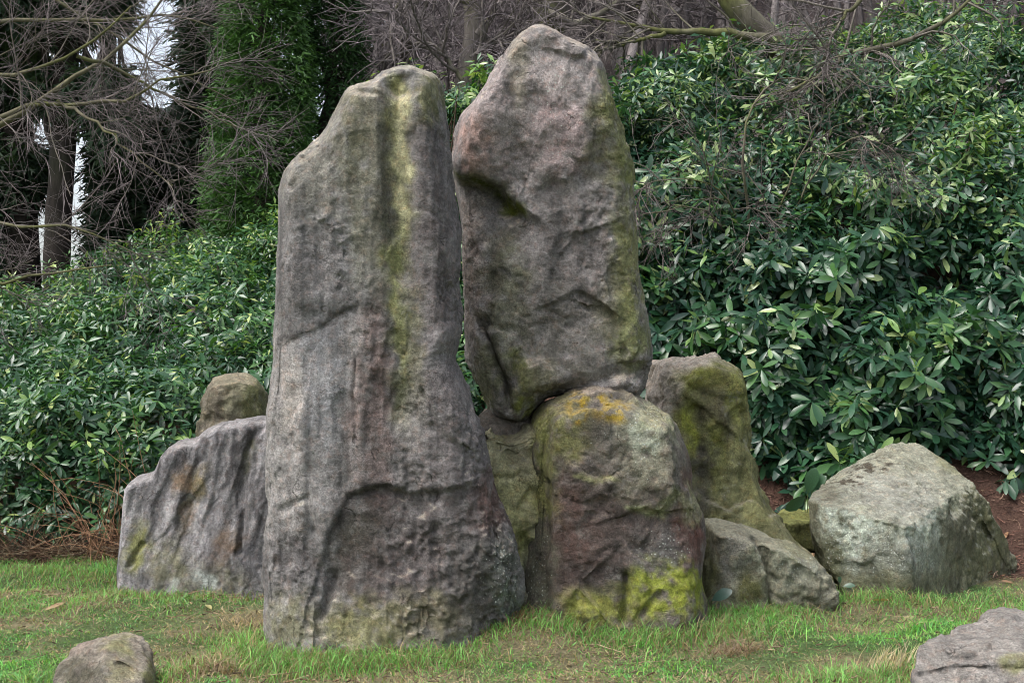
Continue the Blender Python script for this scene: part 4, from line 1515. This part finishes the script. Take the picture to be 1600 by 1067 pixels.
def pt6(px, py, V, Nn):
    p = Paint(px, py, V, Nn, (0.225, 0.22, 0.16), 6)
    p.blob(1130, 840, 36, 24, (0.23, 0.215, 0.15), 0.7)
    p.blob(1150, 880, 24, 50, (0.16, 0.155, 0.145), 0.7, speck=0.6)
    p.blob(1240, 885, 40, 30, (0.21, 0.22, 0.17), 0.7, speck=0.9)
    p.blob(1170, 920, 26, 26, (0.17, 0.165, 0.055), 0.8)
    p.blob(1105, 890, 14, 50, (0.15, 0.16, 0.06), 0.7)
    p.blob(1240, 850, 40, 14, (0.2, 0.2, 0.09), 0.7, 30)
    p.top((0.26, 0.25, 0.18), 0.5)
    return p.done()


stone("boulder", "low cracked stone at the foot of the upright mossy stone", "boulder",
      base_mesh_outline(O6, 9.1, 0.3, 0.35, 0.08, ((1140, 890), (1220, 910))), 0.0138, 1, sc6, pt6, 6, 0.9, "boulders around the standing stones")

# --- little mossy stone in the gap
def pt7(px, py, V, Nn):
    p = Paint(px, py, V, Nn, (0.14, 0.15, 0.055), 7)
    p.top((0.22, 0.23, 0.075), 0.85)
    return p.done()


stone("small_stone", "small mossy stone lying between the upright mossy stone and the angular boulder", "stone",
      base_mesh_hull([(1206, 806, 10.2), (1224, 796, 10.6), (1280, 798, 10.7), (1285, 806, 10.25), (1240, 820, 9.95), (1215, 816, 10.0), (1280, 815, 10.0), (1280, 860, 10.0), (1240, 858, 9.95), (1212, 835, 10.05), (1205, 850, 10.6), (1290, 860, 10.7)]), 0.008, 3, None, pt7, 7, 0.8, "boulders around the standing stones")

# --- big angular boulder
H8 = [(1264, 782, 9.6), (1272, 765, 9.9), (1300, 742, 10.2), (1376, 711, 10.45), (1408, 687, 10.55), (1430, 688, 10.6), (1464, 710, 10.5), (1500, 738, 10.25), (1522, 752, 10.2), (1548, 800, 10.2), (1575, 850, 10.4), (1589, 880, 10.5),
      (1418, 826, 9.15), (1400, 818, 9.2), (1300, 795, 9.4), (1290, 790, 9.42), (1268, 830, 9.55), (1290, 880, 9.45), (1310, 915, 9.4), (1330, 945, 9.35), (1400, 950, 9.2), (1425, 948, 9.2), (1500, 940, 9.95), (1585, 930, 10.45), (1590, 915, 10.6),
      (1290, 940, 11.0), (1560, 930, 11.1), (1480, 760, 11.0), (1330, 770, 10.9)]


def sc8(px, py, V):
    g = step(px, py, [(1516, 750), (1524, 790), (1545, 830)], 4, 40, 0.04)
    g += 0.03 * stroke(px, py, [(1420, 830), (1432, 900)], 7)
    return g + 0.008 * fbm(V * 6 + 9, 3)


def pt8(px, py, V, Nn):
    p = Paint(px, py, V, Nn, (0.18, 0.18, 0.12), 8)
    p.s[:] = 0.15
    front = ss(775, 815, p.py)
    p.put(ss(1270, 1300, p.px) * front * ss(1500, 1440, p.px) * (1 - ss(880, 905, p.py)), (0.26, 0.285, 0.225), 0.8, speck=0.8)
    p.blob(1325, 830, 40, 45, (0.42, 0.46, 0.39), 0.85, 20, grain=0.9, speck=1.0)
    p.blob(1450, 815, 36, 60, (0.42, 0.46, 0.39), 0.85, 25, grain=0.9, speck=1.0)
    p.blob(1410, 870, 60, 36, (0.21, 0.215, 0.185), 0.6, speck=0.8)
    p.blob(1525, 840, 62, 70, (0.125, 0.13, 0.065), 0.85, speck=0.05)  # olive right face, darkened further so its shade is in the colour
    p.blob(1500, 830, 26, 40, (0.13, 0.125, 0.095), 0.6, speck=.1)
    p.blob(1290, 880, 30, 40, (0.115, 0.12, 0.055), 0.8)
    p.blob(1400, 915, 90, 20, (0.12, 0.125, 0.07), 0.6)
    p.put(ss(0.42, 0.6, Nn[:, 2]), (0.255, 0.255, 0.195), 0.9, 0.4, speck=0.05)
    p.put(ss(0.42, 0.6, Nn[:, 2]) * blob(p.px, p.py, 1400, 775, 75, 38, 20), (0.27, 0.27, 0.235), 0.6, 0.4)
    p.put(blob(p.px, p.py, 1345, 738, 52, 14, -25) * ss(-0.02, 0.22, p.fine), (0.075, 0.06, 0.04), 0.9, 0.6)
    p.blob(1290, 772, 16, 10, (0.10, 0.085, 0.06), 0.6)
    p.blob(1480, 725, 26, 10, (0.17, 0.17, 0.08), 0.6, 38)
    return p.done()


stone("boulder", "large angular boulder with a pale sloping top and lichen speckled front", "boulder",
      base_mesh_hull(H8), 0.0115, 1, sc8, pt8, 8, 0.8, "boulders around the standing stones", 1.0, 0.5)

# --- corner rocks in the grass
def pt9(px, py, V, Nn):
    p = Paint(px, py, V, Nn, (0.18, 0.168, 0.155), 9)
    p.top((0.25, 0.23, 0.205), 0.7)
    p.blob(1590, 1035, 30, 14, (0.19, 0.19, 0.07), 0.7)
    return p.done()


def sc9(px, py, V):
    return 0.03 * stroke(px, py, [(1440, 1055), (1520, 1045), (1620, 1050)], 6) + 0.03 * fbm(V * 6, 3)


stone("boulder", "grey flat topped rock lying in the grass in front of the angular boulder", "boulder",
      base_mesh_hull([(1424, 1050, 6.55), (1436, 1010, 6.7), (1462, 994, 6.85), (1510, 974, 7.05), (1545, 958, 7.2), (1580, 950, 7.3), (1640, 944, 7.4), (1700, 960, 7.3), (1760, 1010, 7.0), (1770, 1060, 6.7), (1420, 1090, 6.5), (1450, 1110, 6.35), (1600, 1020, 6.55), (1600, 1110, 6.3), (1700, 1110, 6.3), (1560, 1000, 6.75), (1440, 1090, 7.3), (1760, 1090, 7.5), (1600, 1060, 7.9)]), 0.012, 3, sc9, pt9, 9, 1.0, "boulders around the standing stones")


def pt10(px, py, V, Nn):
    p = Paint(px, py, V, Nn, (0.19, 0.165, 0.14), 10)
    p.top((0.26, 0.23, 0.18), 0.7)
    p.blob(185, 1015, 20, 26, (0.21, 0.21, 0.09), 0.7)
    p.blob(130, 1055, 36, 20, (0.10, 0.095, 0.065), 0.8)
    p.blob(195, 1055, 26, 14, (0.19, 0.18, 0.09), 0.6)
    p.blob(235, 1050, 10, 30, (0.16, 0.17, 0.06), 0.7)
    p.blob(130, 1010, 30, 12, (0.24, 0.19, 0.16), 0.6, -30)
    return p.done()


def sc10(px, py, V):
    return 0.03 * stroke(px, py, [(185, 1035), (210, 1048), (225, 1046)], 5) + step(px, py, [(150, 1067), (160, 1020), (175, 1000)], 5, 40, 0.0) + 0.02 * fbm(V * 8, 3)


stone("boulder", "small pointed brown rock in the grass before the fluted slab", "boulder",
      base_mesh_hull([(84, 1058, 6.75), (92, 1035, 6.8), (110, 1016, 6.85), (140, 998, 6.95), (165, 988, 7.0), (196, 982, 7.05), (222, 990, 7.05), (236, 1012, 7.0), (244, 1045, 6.9), (248, 1080, 6.8), (165, 1012, 6.7), (205, 1024, 6.75), (225, 1060, 6.6), (160, 1080, 6.5), (84, 1100, 6.7), (110, 1120, 6.55), (230, 1120, 6.55), (100, 1090, 7.3), (240, 1090, 7.4)]), 0.010, 1, sc10, pt10, 10, 0.5, "boulders around the standing stones", 1.0, 0.5)

# --- fluted slab on the left
O11 = [(192, 960), (189, 880), (194, 800), (198, 757), (215, 742), (245, 735), (254, 712), (268, 696), (290, 686), (312, 682), (320, 670), (345, 659), (375, 655), (395, 652), (414, 651), (440, 655), (455, 700), (455, 960), (400, 980), (230, 980)]


def sc11(px, py, V):
    q = px + 0.27 * (py - 700)          # flutes run down and to the left
    w = fbm(np.stack([q / 30, py / 220, 0 * q], 1), 2)
    g = 0.011 * np.abs(np.sin(q / 8.5 + 3.0 * w)) * (1 - 0.75 * ss(780, 900, py)) + 0.018 * w
    g += step(px, py, [(380, 800), (381, 720), (390, 684), (414, 664)], 5, 50, 0.02) * -1
    g += 0.04 * stroke(px, py, [(414, 668), (392, 684), (384, 715), (382, 780), (376, 860)], 5)
    g += 0.03 * stroke(px, py, [(296, 778), (288, 790)], 6) + 0.03 * stroke(px, py, [(222, 850), (205, 885)], 4)
    g += step(px, py, [(262, 820), (300, 775)], 5, 25, 0.02)
    g += 0.03 * ss(800, 930, py) * -1
    return g


def pt11(px, py, V, Nn):
    p = Paint(px, py, V, Nn, (0.225, 0.215, 0.22), 11)
    q = p.px + 0.34 * (p.py - 700)
    s_ = fbm(np.stack([q / 11, p.py / 150, 0 * q], 1), 3)
    p.c *= (1 - 0.5 * ss(0.0, 0.45, s_))[:, None]
    p.c += (np.array((0.085, 0.08, 0.078)) * ss(0.05, 0.55, -s_)[:, None])
    p.blob(285, 750, 16, 22, (0.20, 0.135, 0.075), 0.75)
    p.blob(312, 760, 12, 26, (0.24, 0.19, 0.09), 0.8, 15)
    p.blob(295, 810, 14, 22, (0.20, 0.15, 0.09), 0.6, 20)
    p.blob(355, 845, 20, 20, (0.21, 0.14, 0.085), 0.65)
    p.blob(340, 880, 14, 30, (0.19, 0.13, 0.09), 0.5, 15)
    p.blob(215, 855, 16, 40, (0.20, 0.205, 0.06), 0.8, 15)
    p.blob(265, 880, 30, 36, (0.20, 0.19, 0.11), 0.7)
    p.blob(330, 910, 60, 26, (0.20, 0.195, 0.13), 0.6)
    p.blob(318, 905, 18, 16, (0.33, 0.36, 0.34), 0.75, speck=0.8)
    p.blob(268, 915, 8, 10, (0.36, 0.38, 0.35), 0.8)
    p.blob(400, 880, 18, 50, (0.10, 0.10, 0.11), 0.6, speck=.4)
    p.line([(395, 690), (388, 730)], 7, (0.12, 0.12, 0.06), 0.7)
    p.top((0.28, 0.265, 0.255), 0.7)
    return p.done()


stone("fluted_slab", "broad purple grey slab with vertical rain flutes beside the smooth standing stone", "boulder",
      base_mesh_outline(O11, 9.75, 0.24, 0.3, 0.075, ((320, 780), (330, 880))), 0.0115, 1, sc11, pt11, 11, 0.8, "boulders around the standing stones", 0.25, 0.25)

# --- rounded stone behind it
O12 = [(300, 760), (307, 685), (309, 670), (318, 650), (320, 625), (325, 602), (333, 591), (350, 586), (368, 582), (385, 583), (403, 594), (414, 612), (418, 640), (430, 700), (430, 760)]


def sc12(px, py, V):
    return 0.05 * stroke(px, py, [(310, 660), (340, 655)], 8) + step(px, py, [(345, 590), (340, 640)], 6, 60, -0.02) + 0.02 * fbm(V * 7, 3)


def pt12(px, py, V, Nn):
    p = Paint(px, py, V, Nn, (0.185, 0.175, 0.115), 12)
    p.blob(330, 630, 14, 40, (0.23, 0.195, 0.15), 0.7)
    p.blob(400, 620, 18, 40, (0.15, 0.16, 0.06), 0.7)
    p.blob(345, 670, 30, 20, (0.19, 0.165, 0.135), 0.7)
    p.top((0.31, 0.27, 0.19), 0.8)
    return p.done()


stone("boulder", "rounded olive brown stone peeping over the top of the fluted slab", "boulder",
      base_mesh_outline(O12, 10.4, 0.26, 0.3, 0.2, ((368, 640), (368, 700))), 0.0138, 1, sc12, pt12, 12, 0.9, "boulders around the standing stones")


# ------------------------------------------------------------------ grass
def blades(x, y, L, W_, lean, col, rs, z=None):
    n = len(x)
    if z is None:
        z = ground(x, y)
    p = np.stack([x, y, z - 0.005], 1)
    a = rs.uniform(0, 2 * np.pi, n)
    side = np.stack([np.cos(a), np.sin(a), 0 * a], 1)
    la = rs.uniform(0, 2 * np.pi, n)
    ld = np.stack([np.cos(la), np.sin(la), 0 * la], 1)
    up = np.array([0, 0, 1.0])
    m = p + up * (L * 0.55 * (1 - 0.25 * np.clip(lean, 0, 1.6)))[:, None] + ld * (L * lean * 0.35)[:, None]
    tip = p + up * (L * np.clip(1.0 - 0.5 * lean, 0.12, 1))[:, None] + ld * (L * lean)[:, None]
    w = side * W_[:, None]
    V = np.stack([p - w, p + w, m - w * 0.75, m + w * 0.75, tip], 1).reshape(-1, 3)
    b0 = np.arange(n)[:, None] * 5
    Q = b0 + np.array([[0, 1, 3, 2]])
    T = b0 + np.array([[2, 3, 4]])
    return V, Q, T, np.repeat(col, 5, 0)


rs = np.random.RandomState(91)
n = 150000
yy = 5.9 + 6.4 * rs.uniform(0, 1, n) ** 1.25
xx = rs.uniform(-1, 1, n) * (yy * 0.40 + 0.5)
mu = mulch_mask(xx, yy)
keep = rs.uniform(0, 1, n) > mu * 1.25
st = straw_mask(xx, yy)
keep &= rs.uniform(0, 1, n) > st * 0.1
xx, yy, st = xx[keep], yy[keep], st[keep]
n = len(xx)
pp = np.stack([xx, yy, 0 * xx], 1)
tuft = ss(0.1, 0.7, fbm(pp * 2.4 + 7, 3))
lush = ss(-0.3, 0.5, fbm(pp * 0.9 + 21, 2))
L = (0.022 + 0.075 * tuft ** 1.5 + 0.02 * lush) * rs.uniform(0.5, 1.5, n) * (1 - 0.35 * st)
gcol = np.array((0.14, 0.235, 0.085)) * (1 - lush[:, None]) + np.array((0.145, 0.34, 0.08)) * lush[:, None]
gcol = gcol * (0.6 + 0.8 * rs.uniform(0, 1, (n, 1))) * (1 + 0.2 * rs.normal(size=(n, 3)) * np.array([1, 0.4, 0.6]))
isd = rs.uniform(0, 1, n) < (0.09 + 0.7 * st)
dead = np.array((0.36, 0.285, 0.18)) * (0.45 + 0.8 * rs.uniform(0, 1, (n, 1)))
gcol = np.where(isd[:, None], dead, gcol)
lean = rs.uniform(0.3, 1.5, n) + 0.5 * isd
V, Q, T, c = blades(xx, yy, L, rs.uniform(0.002, 0.0042, n), lean, np.clip(gcol, 0.005, 1), rs)
A = Acc()
A.add(V, Q, T, c)
# matted dead thatch where the turf is worn
k = 45000
ty = 6.2 + 4.4 * rs.uniform(0, 1, k) ** 1.2
tx = rs.uniform(-1, 1, k) * (ty * 0.40 + 0.3)
kp = (rs.uniform(0, 1, k) < straw_mask(tx, ty) * 0.9) & (mulch_mask(tx, ty) < 0.5)
tx, ty = tx[kp], ty[kp]
k = len(tx)
c = np.array((0.34, 0.27, 0.175)) * (0.4 + 0.9 * rs.uniform(0, 1, (k, 1)))
c = np.where(rs.uniform(0, 1, (k, 1)) < 0.25, np.array((0.16, 0.2, 0.09)), c)
V, Q, T, c = blades(tx, ty, rs.uniform(0.025, 0.075, k), rs.uniform(0.0014, 0.0032, k), rs.uniform(1.0, 1.7, k), c, rs)
A.add(V, Q, T, c)
# longer unmown grass close against the stones and along the lip
spots = [(900, 985, 8.0, 0.9, 900, 0.10), (1060, 970, 8.1, 0.5, 1500, 0.16), (1150, 960, 8.6, 0.6, 900, 0.11), (620, 1035, 7.5, 0.7, 900, 0.10), (440, 1030, 7.4, 0.35, 1200, 0.15), (350, 1040, 7.1, 0.3, 700, 0.11),
         (390, 965, 8.0, 0.3, 700, 0.12), (250, 940, 9.3, 0.7, 700, 0.08), (1420, 930, 9.1, 0.35, 600, 0.13), (1260, 935, 9.0, 0.35, 600, 0.12), (1560, 950, 8.9, 0.6, 1500, 0.10), (60, 900, 10.4, 0.8, 1500, 0.10), (1320, 1050, 7.0, 0.4, 1300, 0.13), (720, 1000, 7.8, 0.4, 900, 0.11), (480, 1010, 7.55, .3, 700, .14), (570, 1030, 7.45, .3, 800, .13), (660, 1020, 7.5, .3, 700, .12), (880, 980, 8.0, .4, 900, .13), (980, 975, 8.0, .4, 900, .13), (1210, 945, 8.75, .3, 700, .12), (1350, 925, 9.15, .3, 500, .12), (210, 930, 9.45, .3, 600, .10), (320, 930, 9.45, .4, 700, .11), (100, 1060, 6.75, .3, 500, .08), (240, 1062, 6.8, .2, 500, .10), (1450, 1050, 6.75, .3, 700, .12), (30, 960, 8.9, .6, 900, .09), (130, 905, 10.2, .8, 1500, .11)]
for sx, sy, Y, r, k, ln in spots:
    ln *= 0.85
    cx = (sx - 800) / F * Y
    x = cx + r * rs.normal(size=k) * 0.6
    y = Y + r * 0.35 * rs.normal(size=k)
    dd = rs.uniform(0, 1, k) < 0.40
    c = np.array((0.145, 0.31, 0.085)) * (0.6 + 0.9 * rs.uniform(0, 1, (k, 1)))
    c = np.where(dd[:, None], np.array((0.28, 0.22, 0.13)) * (0.5 + 0.7 * rs.uniform(0, 1, (k, 1))), c)
    V, Q, T, c = blades(x, y, ln * rs.uniform(0.5, 1.4, k), rs.uniform(0.0016, 0.0035, k), rs.uniform(0.3, 1.3, k), c, rs)
    A.add(V, Q, T, c)
tag(A.build("grass", BLADE, smooth=False), "short rough green grass around the stones", "grass", kind='stuff')


# straw tufts one can count
def straw(px, py, Y, r, k, ln, label, lean=(0.1, 0.7), col=(0.42, 0.34, 0.22), dirx=0.0):
    cx = (px - 800) / F * Y
    b = gbase(cx, Y)
    x = r * rs.normal(size=k) * 0.5
    y = r * 0.5 * rs.normal(size=k)
    z = ground(cx + x, Y + y) - b[2]
    c = np.array(col) * (0.5 + 0.7 * rs.uniform(0, 1, (k, 1)))
    V, Q, T, c = blades(x, y, ln * rs.uniform(0.4, 1.3, k), rs.uniform(0.0018, 0.004, k), rs.uniform(*lean, k), c, rs, z)
    V[:, 0] += dirx * np.maximum(V[:, 2] - np.repeat(z, 5), 0)
    B = Acc()
    B.add(V, Q, T, c)
    e = tag(empty("straw_tuft", b), label, "grass tuft", "dead grass tufts")
    o = B.build("blades", BLADE, e, smooth=False)
    o["kind"] = "stuff"


straw(1385, 1010, 7.3, 0.13, 130, 0.15, "pale upright dead grass tuft beside the grey flat topped rock", (0.05, 0.5), (0.5, 0.42, 0.29), 0.35)
straw(1150, 1018, 7.65, 0.17, 260, 0.09, "flattened brown dead grass tuft before the low cracked stone", (0.9, 1.5), (0.24, 0.175, 0.12))
straw(330, 1060, 6.95, 0.18, 420, 0.10, "tan dead grass tuft on the turf edge near the small brown rock", (0.5, 1.3), (0.32, 0.24, 0.16))
straw(800, 978, 7.95, 0.14, 200, 0.12, "rusty dead grass tuft in the crevice right of the smooth stone", (0.3, 1.3), (0.26, 0.16, 0.10))
straw(395, 940, 8.35, 0.20, 300, 0.07, "flattened straw tuft where the fluted slab meets the smooth stone", (0.9, 1.5), (0.36, 0.28, 0.18))


# ------------------------------------------------------------------ litter and dead stems
def litter(name, label, reg, n, Lr, wr, cols, rs, cond, lift=0.03, tilt=0.4):
    x = rs.uniform(reg[0], reg[1], n)
    y = rs.uniform(reg[2], reg[3], n)
    k = cond(x, y)
    x, y = x[k], y[k]
    n = len(x)
    z = ground(x, y) + rs.uniform(0, lift, n)
    a = rs.uniform(0, 2 * np.pi, n)
    d = np.stack([np.cos(a), np.sin(a), tilt * rs.normal(size=n)], 1)
    L = rs.uniform(*Lr, n)
    P = grow(np.stack([x, y, z], 1), d, L, 3, 0.16, -0.05, rs)
    V, Q = tubes(P, np.full((n, 3), 1.0) * rs.uniform(*wr, (n, 1)), 3)
    c = np.array(cols)[rs.randint(0, len(cols), n)] * (0.6 + 0.8 * rs.uniform(0, 1, (n, 1)))
    B = Acc()
    B.add(V, Q, None, np.repeat(c, 9, 0))
    tag(B.build(name, TWIG), label, "litter", kind='stuff')


rs = np.random.RandomState(95)
litter("leaf_litter", "red brown leaf litter and twigs under the tall rhododendron", (1.2, 5.6, 9.6, 12.6), 11000, (0.03, 0.12), (0.0016, 0.004), [(0.21, 0.11, 0.08), (0.14, 0.075, 0.06), (0.32, 0.21, 0.15), (0.09, 0.055, 0.045)], rs, lambda x, y: rs.uniform(0, 1, len(x)) < mulch_mask(x, y))
litter("dead_bracken", "dead bracken and dry stems under the low sloping rhododendron", (-5.6, -2.2, 10.95, 11.9), 5000, (0.08, 0.4), (0.0015, 0.004), [(0.20, 0.135, 0.08), (0.13, 0.075, 0.05), (0.30, 0.24, 0.16), (0.075, 0.045, 0.035)], rs, lambda x, y: rs.uniform(0, 1, len(x)) < 0.3 + 0.7 * (x > -4.6), 0.10, 0.6)
litter("dry_stalks", "scattered dry stalks lying on the grass", (-3.2, 3.0, 6.6, 10.2), 700, (0.04, 0.22), (0.001, 0.0022), [(0.35, 0.27, 0.17), (0.22, 0.15, 0.09)], rs, lambda x, y: rs.uniform(0, 1, len(x)) < 1, 0.04, 0.25)


litter("fallen_bits", "small brown fallen leaf bits and crumbs scattered through the grass", (-3.4, 3.4, 6.4, 10.8), 4200, (0.012, 0.05), (0.0016, 0.005), [(0.16, 0.10, 0.06), (0.26, 0.2, 0.12), (0.09, 0.06, 0.04), (0.2, 0.15, 0.1)], rs, lambda x, y: rs.uniform(0, 1, len(x)) < 0.25 + 0.75 * straw_mask(x, y), 0.035, 0.3)


def stems(name, label, cat, roots, rs, n, ln, r, col, lean=0.5):
    roots = np.array(roots)
    st_ = roots[rs.randint(0, len(roots), n)] + rs.normal(size=(n, 2)) * 0.18
    z = ground(st_[:, 0], st_[:, 1])
    p = np.stack([st_[:, 0], st_[:, 1], z], 1)
    P = grow(p, np.stack([lean * rs.normal(size=n), lean * rs.normal(size=n) - 0.1, np.ones(n)], 1), ln * rs.uniform(0.5, 1.3, n), 9, 0.12, -0.11, rs)
    b = gbase(*roots.mean(0))
    V, Q = tubes(P, taper(n, 9, r, r * 0.4), 4)
    e = tag(empty(name, b), label, cat)
    B = Acc()
    B.add(V - np.array(b), Q, None, np.repeat(np.array(col) * (0.6 + 0.8 * rs.uniform(0, 1, (n, 1))), 36, 0))
    o = B.build("stems", TWIG, e)
    o['kind'] = 'stuff'


stems("bramble", "tangle of leafless russet bramble stems between the thicket and the fluted slab", "shrub", [(-3.05, 11.2), (-2.75, 11.25), (-3.25, 11.15)], rs, 110, 0.95, 0.0042, (0.30, 0.17, 0.10))
stems("bramble", "sparse dry bramble canes at the foot of the low thicket, furthest from the stones", "shrub", [(-3.85, 11.15), (-3.75, 11.1)], rs, 30, 0.7, 0.004, (0.16, 0.10, 0.06))
stems("dead_fern", "little dead brown fern in the gap left of the angular boulder", "plant", [(2.1, 11.0), (2.25, 10.9)], rs, 26, 0.45, 0.0035, (0.26, 0.15, 0.09))


# dead rhododendron leaves dropped on the litter and the turf
k = 520
fx = rs.uniform(-3.6, 5.2, k)
fy = rs.uniform(8.6, 12.0, k)
kp = rs.uniform(0, 1, k) < 0.12 + mulch_mask(fx, fy)
fx, fy = fx[kp], fy[kp]
k = len(fx)
a = rs.uniform(0, 2 * np.pi, k)
V, T, nv = leaf_mesh(np.stack([fx, fy, ground(fx, fy) + rs.uniform(0.005, 0.03, k)], 1), np.stack([np.cos(a), np.sin(a), 0.3 * rs.normal(size=k)], 1),
                     np.stack([0.4 * rs.normal(size=k), 0.4 * rs.normal(size=k) - 0.2, np.ones(k)], 1), rs.uniform(0.07, 0.14, k), rs.uniform(0.011, 0.02, k), rs.uniform(-0.2, 0.5, k), True)
fc_ = np.array([(0.24, 0.14, 0.075), (0.32, 0.22, 0.12), (0.15, 0.085, 0.05), (0.3, 0.27, 0.12)])[rs.randint(0, 4, k)]
tag(link("fallen_leaves", mesh_np("fallen_leaves", V, None, T, np.repeat(fc_, nv, 0), LEAF)), "dead brown leaves dropped under the rhododendrons", "litter", kind='stuff')


# broad leaved plants: each leaf a part
def broad_plant(label, px, py, Y, leaves, col, name="dock_plant"):
    c0 = at(px, py, Y)
    g = gbase(c0[0], c0[1])
    e = tag(empty(name, g), label, "plant", "broad leaved plants among the stones")
    from mathutils import Matrix
    for dx, dz, L, ang, tilt in leaves:
        V, T, k = leaf_mesh(np.zeros((1, 3)), np.array([[0, 1.0, 0]]), np.array([[0, 0, 1.0]]), np.ones(1), np.full(1, 0.27), np.full(1, 0.18), True)
        m = mesh_np("leaf", V, None, T, np.tile(np.array(col), (k, 1)), LEAF)
        o = link("leaf", m, e)
        a = math.radians(ang)
        d = nrm(np.array([math.cos(a), -0.35, math.sin(a)]))
        nn = nrm(np.array([-math.sin(a) * 0.4, -1.0, 0.6 * math.cos(a) + tilt]))
        s = nrm(np.cross(d, nn))
        u = np.cross(s, d)
        q = np.array([dx, 0, (c0[2] - g[2]) + dz])
        o.matrix_local = Matrix(((s[0] * L, d[0] * L, u[0] * L, q[0]), (s[1] * L, d[1] * L, u[1] * L, q[1]), (s[2] * L, d[2] * L, u[2] * L, q[2]), (0, 0, 0, 1)))
    # stalks
    n = len(leaves)
    P = np.stack([np.stack([np.array([0, 0, 0.0]) * (1 - t) + np.array([l[0], 0, (c0[2] - g[2]) + l[1]]) * t for t in (0, 0.4, 0.75, 1)]) for l in leaves])
    V, Q = tubes(P, np.full((n, 4), 0.003), 4)
    B = Acc()
    B.add(V, Q, None, (0.08, 0.11, 0.04))
    B.build("stalk", BARK, e)


broad_plant("single bluish broad leaf at the foot of the low cracked stone", 1112, 938, 8.55, [(0.0, 0.0, 0.14, 35, 0.2)], (0.05, 0.095, 0.075))
broad_plant("broad leaved green plant against the left corner of the angular boulder", 1258, 775, 10.3, [(0.02, 0.02, 0.2, 80, 0.1), (0.0, 0.0, 0.18, 215, 0.3), (0.05, 0.04, 0.15, 55, 0.3)], (0.035, 0.085, 0.04))
broad_plant("tiny green creeper at the lower left corner of the angular boulder", 1312, 916, 9.2, [(-0.02, 0.0, 0.075, 160, 0.6), (0.02, 0.0, 0.08, 15, 0.6), (0.0, 0.02, 0.05, 95, 0.6), (0.04, -0.01, 0.05, -20, .4)], (0.05, 0.10, 0.06), "creeper")
